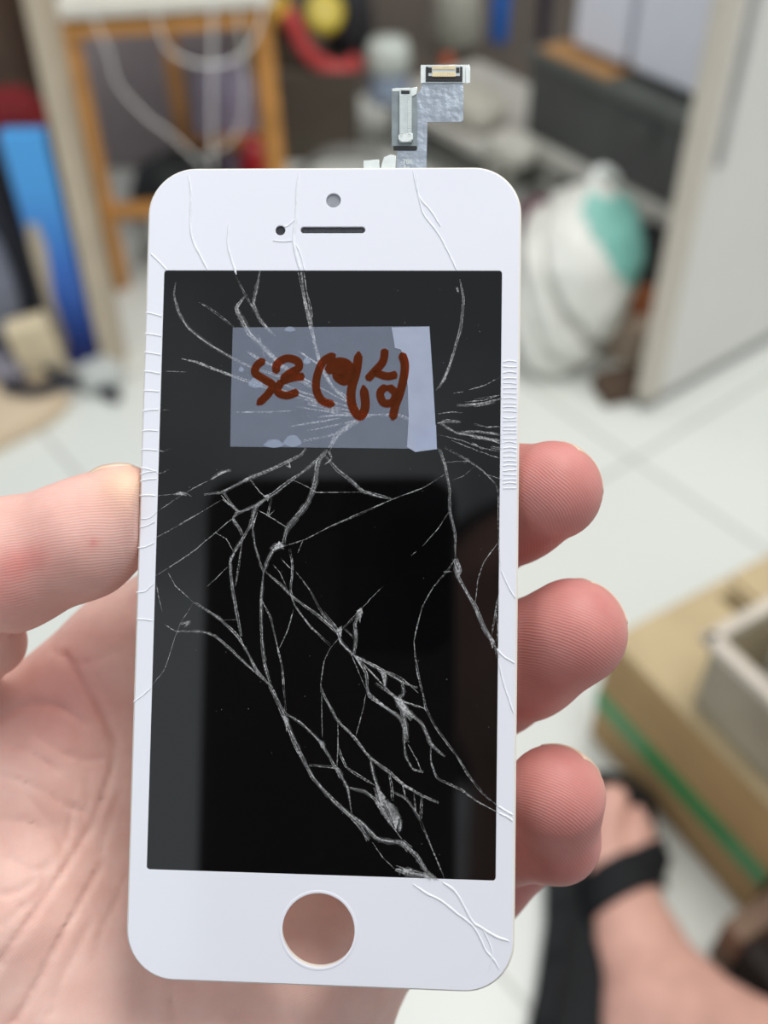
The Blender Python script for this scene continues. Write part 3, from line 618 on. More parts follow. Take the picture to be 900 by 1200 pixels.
Vf, Ff = surface_nets(smax(Df, 26 - Z, 4), lo, h)
foot = hand_mesh('foot', Vf, Ff, mat('foot_skin', (222, 172, 156), .5, .09, 45, bump=.15, bscale=150)); tag(foot, 'bare right foot and ankle in a black sandal')
# the sandal
sand = empty('sandal', tuple(at_floor(700, 1090)), 'black slide sandal worn on the bare foot on the pale floor', 'sandal')
m_sand = mat('black_rubber', (17, 20, 23), .8, .12, 60, bump=.2, bscale=300)
sl = np.array(sand.location)
hx = at_floor(690, 1290); tx = at_floor(735, 935); ax = (Vector(tx) - Vector(hx)); Ls = ax.length; ax.normalize(); sd = Vector((ax.y, -ax.x, 0))
W3 = mm_world(G); along = (W3 - np.array(hx)) @ np.array(ax); side = (W3 - np.array(hx)) @ np.array(sd)
top_line = Ls * .70 + side * -.1
sc0 = at_floor(729, 1022, .05); a0 = (Vector(sc0) - Vector(hx)).dot(ax); b0 = (Vector(sc0) - Vector(hx)).dot(sd)
Ds = smax(smax(Df - 5.5, -(Df - .6), 1), np.maximum(np.abs(along - a0 - .85 * (side - b0)) * 1000 * .76 - 18.5, 12 - Z), 2)
Vs, Fs = surface_nets(Ds.astype(np.float32), lo, h); np_mesh('strap', mm_world(Vs) - sl, Fs, m_sand, sand)
prof = [(0, .030), (.06, .040), (.15, .042), (.3, .040), (.5, .042), (.68, .052), (.82, .054), (.93, .046), (1.0, .020)]
bm = bmesh.new(); Lp, Rp = [], []
for t, w in [(x, np.interp(x, [a for a, _ in prof], [b for _, b in prof])) for x in np.linspace(0, 1, 30)]:
    w = w * math.sqrt(max(0.02, 1 - max(0, (abs(t - .5) - .42) / .09) ** 2))
    c = Vector(hx) + ax * (t * (Ls + .03) - .02) + sd * (-.016); Lp.append(c - sd * w); Rp.append(c + sd * w * .85)
ring = Lp + Rp[::-1]
lay = [[bm.verts.new((q.x - sl[0] - (q - Vector(hx)).dot(sd) * 0, q.y - sl[1], z)) for q in ring] for z in (.0015, .004, .022, .026)]
for A, B in zip(lay, lay[1:]):
    for k in range(len(ring)): bm.faces.new((A[k], A[(k + 1) % len(ring)], B[(k + 1) % len(ring)], B[k]))
bm.faces.new(lay[0][::-1]); bm.faces.new(lay[-1]); obj('sole', bm, m_sand, sand)
bm = bmesh.new(); wall = []                                   # raised inner side running back from the strap
for t in np.linspace(.02, .72, 26):
    i = min(29, int(round(t * 29))); q = Lp[i]; hh = .026 + .034 * math.sin(min(1, t / .72) * 1.45)
    wall.append([bm.verts.new((q.x - sl[0] + sd.x * o, q.y - sl[1] + sd.y * o, z)) for o, z in ((.000, .012), (.002, hh * .8), (.010, hh), (.020, hh * .95), (.020, .02))])
for A, B in zip(wall, wall[1:]):
    for k in range(4): bm.faces.new((A[k], A[k + 1], B[k + 1], B[k]))
obj('side_wall', bm, m_sand, sand, True)

# the phone that takes the picture, mirrored in the dark display, and the person holding both
cp = empty('smartphone', mm_world(np.array([-36., -50, 8])), 'black smartphone mirrored in the dark display while taking the picture', 'smartphone')
m_ph = mat('dark_phone_back', (84, 76, 74), .5, .1, 40); m_cm = mat('blue_black_camera', (8, 10, 22), .15)
cp.matrix_world = Matrix([[*RW[0], 0], [*RW[1], 0], [*RW[2], 0], [0, 0, 0, 1]]); cp.location = mm_world(np.array([-36., -50, 8]))
def pplate(nm, x0, y0, x1, y1, r, z0, z1, m):
    return obj(nm, plate(rrect(x1 - x0, y1 - y0, r, 8, (x0 + x1) / 2, (y0 + y1) / 2), [], z0, z1, .5), m, cp)
pplate('body', -38.5, -80, 41, 80, 9, -4, 4.5, m_ph); pplate('camera_bump', 5, 25, 40.4, 79, 8, -5, -3.8, m_cm); pplate('screen', -37, -78, 39.5, 78, 8, 4.4, 5.2, m_ph)
PL = np.array(person_loc)
def wsdf(name, prims, lo_, hi_, h_, k_, m, cut=None):
    g = grid(np.array(lo_), np.array(hi_), h_); d = None
    for a_, b_, ra, rb in prims:
        e_ = cone_sdf(g, np.array(a_, float), np.array(b_, float), ra, rb); d = e_ if d is None else smin(d, e_, k_)
    if cut is not None: d = smax(d, cut(g), .004)
    v_, f_ = surface_nets(d, np.array(lo_), h_); return np_mesh(name, v_ - PL, f_, m, person)
m_face = mat('face_skin', (206, 160, 142), .5, .06, 40)
wsdf('head', [((.05, -.33, 1.20), (.05, -.335, 1.235), .086, .090), ((.05, -.30, 1.12), (.05, -.275, 1.10), .062, .040), ((.05, -.245, 1.165), (.05, -.228, 1.145), .008, .013), ((.05, -.36, 1.10), (.05, -.37, .98), .052, .06),
 ((-.038, -.335, 1.17), (-.040, -.34, 1.145), .014, .010), ((.138, -.335, 1.17), (.140, -.34, 1.145), .014, .010), ((.022, -.25, 1.122), (.078, -.25, 1.122), .007, .007), ((.018, -.262, 1.20), (.032, -.256, 1.20), .012, .012), ((.068, -.256, 1.20), (.082, -.262, 1.20), .012, .012)],
 (-.1, -.48, .94), (.2, -.18, 1.36), .006, .018, m_face)
wsdf('hair', [((.05, -.345, 1.235), (.05, -.365, 1.20), .101, .097)], (-.1, -.5, 1.05), (.2, -.2, 1.38), .006, .02, mat('black_hair', (22, 19, 18), .5, .3, 200), cut=lambda g: np.maximum((g[..., 1] + .272) * .7 - (g[..., 2] - 1.235) * .7, 1.12 - g[..., 2]))
m_shirt = mat('black_shirt', (30, 31, 36), .85, .15, 60)
wsdf('shirt', [((-.09, -.40, .93), (.19, -.40, .93), .085, .085), ((-.02, -.38, .84), (.12, -.38, .84), .125, .125), ((-.02, -.36, .55), (.12, -.36, .55), .13, .13), ((-.13, -.39, .92), (-.22, -.33, .72), .062, .055), ((.23, -.39, .92), (.27, -.33, .68), .062, .055)],
 (-.34, -.58, .38), (.40, -.18, 1.06), .012, .04, m_shirt)
wsdf('shorts', [((.0, -.34, .44), (-.12, .02, .44), .09, .075), ((.12, -.34, .44), (.36, -.03, .45), .09, .078)], (-.25, -.48, .3), (.48, .14, .58), .012, .03, mat('dark_shorts', (44, 46, 54), .85, .15, 60))

# ------------------------------------------------------------------ the room
A_ = Vector((.6, -.8, 0)); B_ = Vector((.8, .6, 0)); RA = math.atan2(-.8, .6)        # the room's own axes
m_floor = bpy.data.materials.new('pale_floor_tiles'); m_floor.use_nodes = True; nt = m_floor.node_tree; p = nt.nodes['Principled BSDF']; N = nt.nodes.new; L = nt.links.new
tc = N('ShaderNodeTexCoord'); mp = N('ShaderNodeMapping'); mp.inputs['Rotation'].default_value = (0, 0, -RA); L(tc.outputs['Object'], mp.inputs['Vector'])
mp2 = N('ShaderNodeVectorMath'); mp2.operation = 'ADD'; mp2.inputs[1].default_value = (.62, .6 * 3 - .887, 0); L(mp.outputs[0], mp2.inputs[0])
br = N('ShaderNodeTexBrick'); br.offset = 0; br.inputs['Scale'].default_value = 1; br.inputs['Mortar Size'].default_value = .0035; br.inputs['Mortar Smooth'].default_value = .3; br.inputs['Brick Width'].default_value = .6; br.inputs['Row Height'].default_value = .6
br.inputs['Color1'].default_value = (*lin((224, 227, 220)), 1); br.inputs['Color2'].default_value = (*lin((221, 224, 218)), 1); br.inputs['Mortar'].default_value = (*lin((186, 186, 180)), 1)
L(mp2.outputs[0], br.inputs['Vector']); L(br.outputs['Color'], p.inputs['Base Color']); p.inputs['Roughness'].default_value = .32
tag(obj('floor', boxbm((0, 1.0, -.02), (5, 6, .04)), m_floor), kind='structure')
m_wall = mat('grey_brown_wall', (112, 102, 94), .8, .1, 6)
wb = boxbm((0, 2.28, .9), (3.6, .06, 1.8)); tag(obj('wall_back', wb, m_wall), kind='structure')

def placed(name, bm, m, label, cat, group=None, smooth=False):
    """a top-level one-mesh thing, its origin moved to its base"""
    co = [v.co.copy() for v in bm.verts]; c = Vector((sum(v.x for v in co) / len(co), sum(v.y for v in co) / len(co), min(v.z for v in co)))
    bmesh.ops.translate(bm, vec=-c, verts=bm.verts[:]); o = obj(name, bm, m, None, smooth); o.location = c; return tag(o, label, cat, group)

# --- wooden stool at the upper left
m_wood = mat('orange_pine', (200, 142, 76), .5, .18, 25, bump=.1, bscale=60)
m_top = mat('white_board', (228, 224, 212), .45, .03, 20)
st = empty('wooden_stool', (-.27, 1.62, 0), 'orange wooden stool with a white top at the upper left', 'stool')
sv = Vector((-.27, 1.62, 0)); fl = [(-.43, 1.49), (-.155, 1.52), (-.345, 1.80), (-.19, 1.82)]
for (x, y), w in zip(fl, (.024, .024, .022, .022)):
    b = bmesh.new(); bar(b, Vector((x, y, 0)) - sv, Vector((x + (-.27 - x) * .03, y + (1.66 - y) * .03, .44)) - sv, w, w, .003); obj('leg', b, m_wood, st)
for i, j, z in ((0, 1, .135), (2, 3, .10)):
    b = bmesh.new(); bar(b, Vector((*fl[i], z)) - sv, Vector((*fl[j], z)) - sv, .022, .02, .002); obj('stretcher', b, m_wood, st)
for i, j in ((0, 1), (0, 2), (1, 3), (2, 3)):
    b = bmesh.new(); bar(b, Vector((*fl[i], .412)) - sv, Vector((*fl[j], .412)) - sv, .030, .018, .002); obj('apron', b, m_wood, st)
b = bmesh.new(); c4 = [(-.44, 1.465), (-.135, 1.50), (-.16, 1.85), (-.37, 1.83)]
r0 = [b.verts.new((x - sv.x, y - sv.y, .43)) for x, y in c4]; r1 = [b.verts.new((x - sv.x, y - sv.y, .452)) for x, y in c4]
b.faces.new(r0[::-1]); b.faces.new(r1)
for k in range(4): b.faces.new((r0[k], r0[(k + 1) % 4], r1[(k + 1) % 4], r1[k]))
bmesh.ops.bevel(b, geom=b.edges[:], offset=.004, segments=2, affect='EDGES'); obj('seat', b, m_top, st)
# --- thin white cables looping down from the stool
m_cable = mat('hanging_cable', (236, 234, 230), .4, .03)
def cable(name, pts, Y, r, m, label, group=None):
    Q = [at_y(u, v, Y + (k * .004)) for k, (u, v) in enumerate(pts)]; return placed(name, tubebm(Q, r, seg=8, n=8), m, label, 'cable', group, True)
G_ = 'white cables hanging from the stool'
cable('hanging_cable', [(92, -30), (103, 5), (126, 58), (138, 98), (170, 135), (205, 162), (240, 196)], 1.42, .0017, m_cable, 'white cable slanting down past the left stool leg', G_)
cable('hanging_cable', [(183, 0), (186, 32), (202, 62), (240, 76), (278, 68), (302, 36), (314, -20)], 1.43, .0018, m_cable, 'white cable looping in a wide U below the stool top', G_)
cable('hanging_cable', [(249, -25), (249, 60), (248, 130), (249, 200)], 1.44, .0022, m_cable, 'white cable hanging straight down in the middle of the stool', G_)
cable('hanging_cable', [(276, -10), (283, 50), (287, 110), (280, 150), (262, 172), (238, 182)], 1.46, .0015, m_cable, 'white cable curving inward beside the straight hanging cable', G_)
# --- things under and round the stool
placed('brown_cupboard', boxbm((-.115, 2.0, .0875), (.17, .14, .175), .004), mat('olive_brown_board', (86, 78, 68), .7, .1), 'low dark olive brown cupboard behind the red strap', 'cupboard')
placed('storage_bin', boxbm((0, 0, .14), (.34, .03, .28), .01, Matrix.Translation((-.42, 1.935, 0))), mat('mauve_grey_plastic', (150, 140, 142), .5, .06), 'mauve grey flat bin standing behind the stool', 'bin')
placed('lilac_bag', lump((.06, .04, .13), (-.268, 1.865, 0), 0, .15, 2.5, 4, 3), mat('lilac_plastic', (176, 168, 192), .4, .12), 'pale lilac plastic bag behind the stool legs', 'bag', smooth=True)
m_redp = mat('red_plastic', (165, 26, 34), .35, .15)
placed('red_pouch', lump((.03, .035, .085), (-.212, 1.72, 0), .3, .2, 2.5, 4, 4), m_redp, 'dark red pouch between the stool legs', 'pouch', smooth=True)
placed('red_pouch', lump((.028, .03, .05), (-.135, 1.70, 0), .8, .2, 2.5, 4, 5), m_redp, 'small dark red pouch by the right stool leg', 'pouch', smooth=True)
placed('orange_block', boxbm((0, 0, .03), (.05, .04, .06), .006, Matrix.Translation((-.12, 1.58, 0)) @ Matrix.Rotation(.4, 4, 'Z')), mat('orange_wood_block', (196, 120, 62), .6), 'small orange wooden block right of the stool', 'block')
m_bagd = mat('dark_grey_bag', (52, 56, 58), .45, .3, 30)
placed('dark_bag', lump((.085, .055, .075), (-.345, 1.70, 0), .3, .3, 3.5, 4, 6), m_bagd, 'dark grey crumpled bag under the stool', 'bag', smooth=True)
placed('clear_bag', lump((.04, .035, .045), (-.36, 1.59, 0), .2, .3, 4, 4, 7), mat('clear_white_plastic', (196, 200, 196), .25, .15, alpha=.85), 'crumpled clear plastic bag in front of the dark bag', 'bag', smooth=True)
placed('clear_bag', lump((.045, .035, .06), (-.245, 1.59, 0), .2, .3, 4, 4, 8), mat('clear_grey_plastic', (176, 184, 182), .25, .15, alpha=.8), 'crumpled clear plastic bag under the hanging cables', 'bag', smooth=True)
placed('black_cloth', lump((.08, .05, .04), (.01, 1.72, 0), .1, .3, 4, 4, 9), mat('black_cloth', (44, 44, 52), .8, .3), 'black cloth bundle right behind the top of the screen', 'cloth', smooth=True)
b = bmesh.new()
for k in range(4):
    c = at_y(405, 205 + k * 3, 1.66); add_tube(b, [(c.x + (.085 - k * .006) * math.cos(a), c.y + .02 * math.sin(a) + k * .006, .05 + .055 * (1 + math.sin(a) * .9) * .75 + .002 * k) for a in np.linspace(0, 6.2, 14)], .0055, seg=8, n=4)
placed('grey_hose', b, mat('grey_hose', (120, 120, 116), .5), 'coiled grey hose on the floor behind the screen', 'hose', smooth=True)

# --- left side: plank, blue panel, bags
m_beige = mat('beige_wood', (186, 172, 150), .6, .08, 20)
b = bmesh.new(); bar(b, (-.400, 1.27, .0), (-.398, 1.34, .75), .026, .05, .003); placed('beige_plank', b, m_beige, 'narrow beige plank standing left of the stool', 'plank')
pb = empty('blue_board', (-.455, 1.285, 0), 'blue glossy printed board leaning beside the beige plank', 'board')
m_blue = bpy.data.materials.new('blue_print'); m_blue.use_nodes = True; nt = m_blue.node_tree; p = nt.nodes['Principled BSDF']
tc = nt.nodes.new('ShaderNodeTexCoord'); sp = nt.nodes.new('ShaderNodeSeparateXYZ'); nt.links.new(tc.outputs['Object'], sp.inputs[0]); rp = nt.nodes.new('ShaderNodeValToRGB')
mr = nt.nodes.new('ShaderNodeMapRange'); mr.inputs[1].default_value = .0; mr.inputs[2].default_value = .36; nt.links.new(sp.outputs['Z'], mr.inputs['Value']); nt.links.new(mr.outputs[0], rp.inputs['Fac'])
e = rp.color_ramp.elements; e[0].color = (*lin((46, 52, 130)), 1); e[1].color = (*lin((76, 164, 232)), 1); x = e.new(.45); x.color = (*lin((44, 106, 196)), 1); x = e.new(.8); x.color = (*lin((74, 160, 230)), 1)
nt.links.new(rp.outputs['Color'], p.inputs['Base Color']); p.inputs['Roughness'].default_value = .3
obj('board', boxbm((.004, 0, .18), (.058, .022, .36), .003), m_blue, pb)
b = bmesh.new(); prof = [(-.0245, .02), (-.010, .03), (-.012, .12), (-.002, .20), (-.006, .235), (-.020, .235), (-.0245, .2)]
f0 = [b.verts.new((x, -.0125, z)) for x, z in prof]; f1 = [b.verts.new((x, -.0105, z)) for x, z in prof]; b.faces.new(f0); b.faces.new(f1[::-1])
for k in range(len(prof)): b.faces.new((f0[k], f0[(k + 1) % 7], f1[(k + 1) % 7], f1[k]))
tag(obj('beige_print', b, m_beige, pb), 'beige printed corner')
placed('red_cloth', lump((.06, .05, .04), (-.535, 1.46, .271), .2, .25, 3, 4, 11), mat('dark_red_cloth', (122, 24, 30), .8, .25), 'dark red cloth bundle on the brown carton at far left', 'cloth', smooth=True)
placed('brown_carton', boxbm((0, 0, .135), (.28, .2, .27), .004, Matrix.Translation((-.62, 1.52, 0))), mat('dark_brown_carton', (72, 54, 44), .8), 'dark brown carton in the far left corner', 'box')
placed('brown_cabinet', boxbm((0, 0, .45), (.4, .3, .9), .006, Matrix.Translation((-.82, 1.98, 0))), mat('brown_cabinet', (84, 66, 54), .6), 'dark brown cabinet behind the plank at upper left', 'cabinet')
bp_ = empty('backpack', (-.565, 1.315, 0), 'black and grey backpack at the left edge of the floor', 'bag')
m_bpk = mat('black_nylon', (34, 36, 46), .6, .3, 40, bump=.3, bscale=120); m_bpg = mat('grey_nylon', (112, 116, 130), .6, .2, 40)
obj('body', lump((.07, .055, .21), (0, 0, 0), .2, .2, 2.5, 4, 12), m_bpk, bp_, True)
obj('grey_pocket', lump((.04, .02, .11), (.014, -.055, .07), .0, .2, 3, 4, 13), m_bpg, bp_, True)
def at0(u, v, z=.01): q = at_floor(u, v, z); return (q.x - bp_.location.x, q.y - bp_.location.y, z)
obj('grey_flap', lump((.05, .035, .016), at0(8, 432, .022), -.5, .2, 3, 4, 16), mat('lilac_grey_nylon', (132, 128, 138), .7, .15), bp_, True)
obj('strap', tubebm([at0(-25, 365, .06), at0(22, 396, .055), at0(58, 432, .035), at0(88, 446, .014), at0(110, 452, .011), at0(138, 466, .010)], .0085, seg=8, n=6), m_bpk, bp_, True)
obj('strap', tubebm([at0(5, 452, .032), at0(40, 456, .032), at0(84, 446, .032)], .009, seg=8, n=6), m_bpk, bp_, True)
def slab(name, corners, z0, z1, m, label, cat, bev=.003):
    b = bmesh.new(); r0 = [b.verts.new((x, y, z0)) for x, y in corners]; r1 = [b.verts.new((x, y, z1)) for x, y in corners]; n = len(corners)
    b.faces.new(r0[::-1]); b.faces.new(r1)
    for k in range(n): b.faces.new((r0[k], r0[(k + 1) % n], r1[(k + 1) % n], r1[k]))
    if bev: bmesh.ops.bevel(b, geom=b.edges[:], offset=bev, segments=2, affect='EDGES')
    return placed(name, b, m, label, cat)
def fxy(u, v, h=0.0): q = at_floor(u, v, h); return (q.x, q.y)
slab('cardboard_sheet', [fxy(-60, 545, .02), fxy(58, 485, .02), fxy(82, 462, .02), fxy(40, 440, .02), fxy(-70, 440, .02)], .0, .02, mat('beige_cardboard', (212, 192, 164), .8, .05), 'beige cardboard sheet lying on the floor at the left edge', 'cardboard')
placed('cream_bag', boxbm((0, 0, .055), (.062, .035, .11), .008, Matrix.Translation((-.488, 1.232, .002)) @ Matrix.Rotation(.25, 4, 'Z') @ Matrix.Rotation(-.12, 4, 'Y')), mat('cream_paper', (214, 198, 166), .7), 'small cream paper bag in front of the blue board', 'bag')
placed('clear_wrapper', lump((.032, .03, .022), (-.41, 1.225, 0), .4, .3, 4, 4, 15), mat('clear_wrap', (206, 210, 206), .25, .1, alpha=.8), 'clear plastic wrapper at the foot of the blue board', 'wrapper', smooth=True)

# --- middle of the back: low shelf with its clutter
m_shelf = mat('pale_grey_shelf', (196, 194, 186), .5, .04)
o2 = Vector((.098, 1.878, 0)); d_ = Vector((.565, -.825, 0)).normalized(); n_ = Vector((.825, .565, 0)).normalized()
def para(o, d, n, a0, a1, b0, b1): return [tuple((o + d * a + n * b)[:2]) for a, b in ((a0, b0), (a1, b0), (a1, b1), (a0, b1))]
sh = empty('low_shelf', tuple(o2), 'low pale grey shelf against the back with clutter on it', 'shelf')
def shelf_part(nm, q, z0, z1, m):
    b = bmesh.new(); r0 = [b.verts.new((x - o2.x, y - o2.y, z0)) for x, y in q]; r1 = [b.verts.new((x - o2.x, y - o2.y, z1)) for x, y in q]; b.faces.new(r0[::-1]); b.faces.new(r1)
    for k in range(4): b.faces.new((r0[k], r0[(k + 1) % 4], r1[(k + 1) % 4], r1[k]))
    obj(nm, b, m, sh)
shelf_part('board', para(o2, d_, n_, -.17, .165, 0, .26), .084, .102, m_shelf)
for a0 in (-.165, .14): shelf_part('leg', para(o2, d_, n_, a0, a0 + .02, .03, .24), 0, .084, m_shelf)
shelf_part('back_panel', para(o2, d_, n_, -.17, .165, .10, .12), 0, .084, mat('dark_panel', (58, 50, 44), .8))
def on(a, b_, z=.106): q = o2 + d_ * a + n_ * b_; return (q.x, q.y, z)
def sp_(u, v, z=.103): q = at_floor(u, v, z); return (q.x, q.y, z)
placed('grey_cloth_bag', lump((.05, .085, .034), sp_(548, 138), .62, .25, 3.5, 4, 21), mat('grey_beige_cloth', (186, 182, 170), .8, .12), 'flat grey beige cloth bag on the low shelf beside the gold connector', 'bag', smooth=True)
placed('grey_pouch', lump((.035, .05, .026), sp_(600, 186), .62, .2, 3.5, 4, 25), mat('grey_pouch', (198, 196, 186), .7, .1), 'pale grey pouch at the front right end of the low shelf', 'pouch', smooth=True)
placed('grey_plastic_bag', lump((.05, .05, .075), sp_(535, 52), .6, .2, 2.5, 4, 22), mat('grey_plastic_bag', (160, 158, 146), .6, .12), 'taller olive grey plastic bag at the back of the low shelf', 'bag', smooth=True)
jar = empty('spray_bottle', sp_(456, 118), 'pale blue grey bottle with a white cap on the low shelf', 'bottle')
obj('body', lathe([(.001, 0), (.038, .002), (.041, .01), (.041, .035), (.034, .055), (.030, .060)]), mat('blue_grey_plastic', (150, 164, 184), .35), jar, True)
obj('cap', lathe([(.001, .060), (.038, .061), (.042, .07), (.040, .10), (.034, .112), (.001, .115)]), mat('white_cap', (206, 214, 206), .4), jar, True)
placed('orange_stopper', lump((.013, .012, .014), sp_(524, 78, .103), 0, .1, 2, 3, 23), mat('orange_plastic', (206, 104, 66), .4), 'small orange stopper just above the gold connector', 'stopper', smooth=True)
bb = empty('blue_bottle', sp_(584, 48), 'slim bright blue bottle at the top of the picture', 'bottle')
obj('body', lathe([(.001, 0), (.020, .002), (.022, .01), (.022, .12), (.012, .14)]), mat('bright_blue', (30, 96, 178), .35), bb, True)
obj('cap', lathe([(.001, .14), (.012, .141), (.012, .165), (.001, .167)]), mat('dark_blue_cap', (26, 52, 110), .35), bb, True)
placed('dark_box', boxbm((0, 0, .08), (.075, .06, .16), .004, Matrix.Translation(sp_(632, 42)) @ Matrix.Rotation(-.97, 4, 'Z')), mat('dark_purple_box', (40, 34, 50), .6), 'dark purple box beside the blue bottle', 'box')
placed('black_tool_bag', lump((.045, .04, .07), (-.045, 2.03, .1755), -.4, .25, 2.5, 4, 24), mat('black_bag', (40, 40, 44), .7, .3), 'black bag behind the red strap at the top', 'bag', smooth=True)
# red strap and yellow tape rolls above the dark back
cr = [at_y(u, v, 1.948) for u, v in ((336, 14), (346, 34), (358, 58), (382, 78), (406, 82), (420, 70))]
placed('red_strap', tubebm(cr, .016, seg=12, n=6), mat('red_rubber', (206, 78, 78), .5, .1), 'thick red strap curving below the yellow tape roll', 'strap', smooth=True)
placed('dark_carton', boxbm((-.185, 1.985, .1755 + .032), (.06, .06, .064), .003), mat('dark_carton', (78, 66, 54), .8), 'small dark carton under the ochre tape roll', 'box')
def tape(u, v, Y, r, w, tilt, col, label):
    t = empty('tape_roll', tuple(at_y(u, v, Y)), label, 'tape'); t.rotation_euler = tilt
    b = lathe([(r * .62, -w / 2), (r, -w / 2), (r, w / 2), (r * .62, w / 2)]); obj('tape', b, mat('tape_' + label[:6], col, .4), t, True)
    obj('core', lathe([(r * .5, -w / 2 * .95), (r * .62, -w / 2 * .95), (r * .62, w / 2 * .95), (r * .5, w / 2 * .95)]), mat('core_' + label[:6], (214, 216, 222), .6), t, True)
tape(380, 16, 1.955, .034, .03, (.9, .3, 0), (206, 184, 60), 'yellow tape roll with a white core at the top')
tape(326, 12, 1.97, .026, .03, (.7, -.4, 0), (196, 158, 52), 'ochre tape roll left of the red strap')

# --- right: shelf with the big dark box, door, bags
o3 = Vector((.327, 1.66, 0)); d3 = Vector((.565, -.825, 0)).normalized(); n3 = Vector((-d3.y, d3.x, 0)); r3 = math.atan2(d3.y, d3.x)
cs = empty('cabinet_shelf', tuple(o3), 'pale shelf board carrying the big dark box', 'shelf')
def cpart(nm, q, z0, z1, m):
    b = bmesh.new(); r0 = [b.verts.new((x - o3.x, y - o3.y, z0)) for x, y in q]; r1 = [b.verts.new((x - o3.x, y - o3.y, z1)) for x, y in q]; b.faces.new(r0[::-1]); b.faces.new(r1)
    for k in range(4): b.faces.new((r0[k], r0[(k + 1) % 4], r1[(k + 1) % 4], r1[k]))
    obj(nm, b, m, cs)
cpart('board', para(o3, d3, n3, -.135, .40, 0, .36), .096, .118, m_shelf)
cpart('support', para(o3, d3, n3, -.09, -.07, .04, .34), 0, .096, m_shelf); cpart('support', para(o3, d3, n3, .37, .39, .04, .30), 0, .096, m_shelf)
m_dbox = mat('charcoal_plastic', (78, 80, 79), .5, .12, 20)
db = empty('storage_box', tuple(o3 + d3 * .12 + n3 * .118 + Vector((0, 0, .1185))), 'big charcoal storage box on the shelf, white containers on top', 'box', rz=r3)
obj('body', boxbm((0, 0, .065), (.50, .20, .13), .008), m_dbox, db)
obj('lid', boxbm((0, 0, .138), (.51, .21, .018), .005), mat('grey_lid', (92, 96, 92), .5), db)
obj('latch', boxbm((.02, -.104, .10), (.05, .008, .03), .002), m_dbox, db)
def onbox(x, y, z): v = Matrix.Translation(db.location) @ Matrix.Rotation(r3, 4, 'Z') @ Vector((x, y, z)); return v
placed('cardboard_tray', boxbm((0, 0, .003), (.16, .09, .006), .001, Matrix.Translation(onbox(-.15, -.055, .1475)) @ Matrix.Rotation(r3, 4, 'Z')), mat('tray_cardboard', (176, 134, 88), .8), 'flat brown cardboard under the white containers', 'cardboard')
def tub(u, v, label, w=.115, hh=.16):
    q = o3 + d3 * u + n3 * v; t = empty('white_container', (q.x, q.y, .2835), label, 'container', 'white containers on the storage box', rz=r3)
    obj('body', boxbm((0, .035, hh / 2), (w, .07, hh), .006), mat('white_plastic', (226, 228, 238), .4, .02), t)
    obj('lid', boxbm((0, .035, hh + .006), (w + .006, .076, .012), .003), mat('white_lid', (236, 237, 242), .4, .02), t)
tub(-.01, .05, 'left white container on top of the charcoal box'); tub(.14, .05, 'right white container on top of the charcoal box, nearest the door', .155, .18)
# white door with a groove handle
dr = empty('white_cabinet', (.376, 1.128, 0), 'tall white cabinet with a grey handle strip at right', 'cabinet', rz=math.atan2(.168, .233))
m_door = mat('white_door', (224, 222, 216), .4, .015, 8); m_edge = mat('cream_edge', (206, 198, 184), .5, .03)
obj('door', boxbm((.33, .010, .62), (.66, .020, 1.2), .003), m_door, dr)
tag(obj('edge_strip', boxbm((.006, .010, .62), (.026, .023, 1.2), .003), m_edge, dr), 'cream edge strip of the door')
tag(obj('handle', boxbm((.036, -.001, .59), (.012, .010, .47), .003), mat('grey_handle', (166, 164, 162), .35, metal=.3), dr), 'grey vertical handle strip')
obj('bottom_shadow_strip', boxbm((.33, .011, .010), (.64, .016, .019), .001), mat('shadow_grey', (150, 148, 146), .6), dr)  # grey strip standing in for the shadow along the door's foot
# plastic carrier bag with a teal band, hanging in front of the shelf
def folds(size, loc_, seed, prof, lean=(0, 0), crease=()):
    """a slack plastic bag: a profile over the height, crumple ridges and a few long creases"""
    b = bmesh.new(); bmesh.ops.create_uvsphere(b, u_segments=96, v_segments=64, radius=1); r = np.random.RandomState(seed); W = r.randn(9, 3) * 2.6; ph = r.rand(9) * 6.28
    for v in b.verts:
        x, y, z = v.co; t = (z + 1) / 2; p = np.array([x, y, z]); n = math.hypot(x, y) + 1e-6
        rr = math.sqrt(max(0, 1 - abs(z) ** 5)); k = np.interp(t, [q[0] for q in prof], [q[1] for q in prof])
        cr_ = sum((1 - abs(math.sin(w @ p + h_))) ** 3 for w, h_ in zip(W, ph)) / 9
        g = sum(dp * math.exp(-((x * cx + z * cz + y * cy - c0) / wd) ** 2) for cx, cy, cz, c0, wd, dp in crease)
        k *= 1 + .28 * cr_ - .05 - g; sx = (abs(x / n) ** .75) * np.sign(x); sy_ = (abs(y / n) ** .75) * np.sign(y)
        v.co = Vector((sx * rr * k * size[0] + lean[0] * t, sy_ * rr * k * size[1] + lean[1] * t, t * size[2]))
    return move(b, Matrix.Translation(loc_))
cb = empty('plastic_bag', (.262, 1.245, 0), 'big white plastic bag with a teal band in front of the shelf', 'bag')
obj('bag_body', folds((.088, .088, .262), (-.012, -.01, .0), 31, [(0, .62), (.2, .72), (.45, .92), (.7, 1.0), (.85, .8), (1, .3)], (.05, .07), ((.75, -.3, 1.0, .10, .07, .30), (.6, -.4, .9, -.32, .07, .28), (.3, -.5, .9, -.75, .06, .22))), mat('white_plastic_film', (226, 226, 218), .35, .06, 25, bump=.5, bscale=40), cb, True)
bgo = bpy.data.objects['bag_body']; bmm = bgo.data; V, Fc, lk = [], [], {}
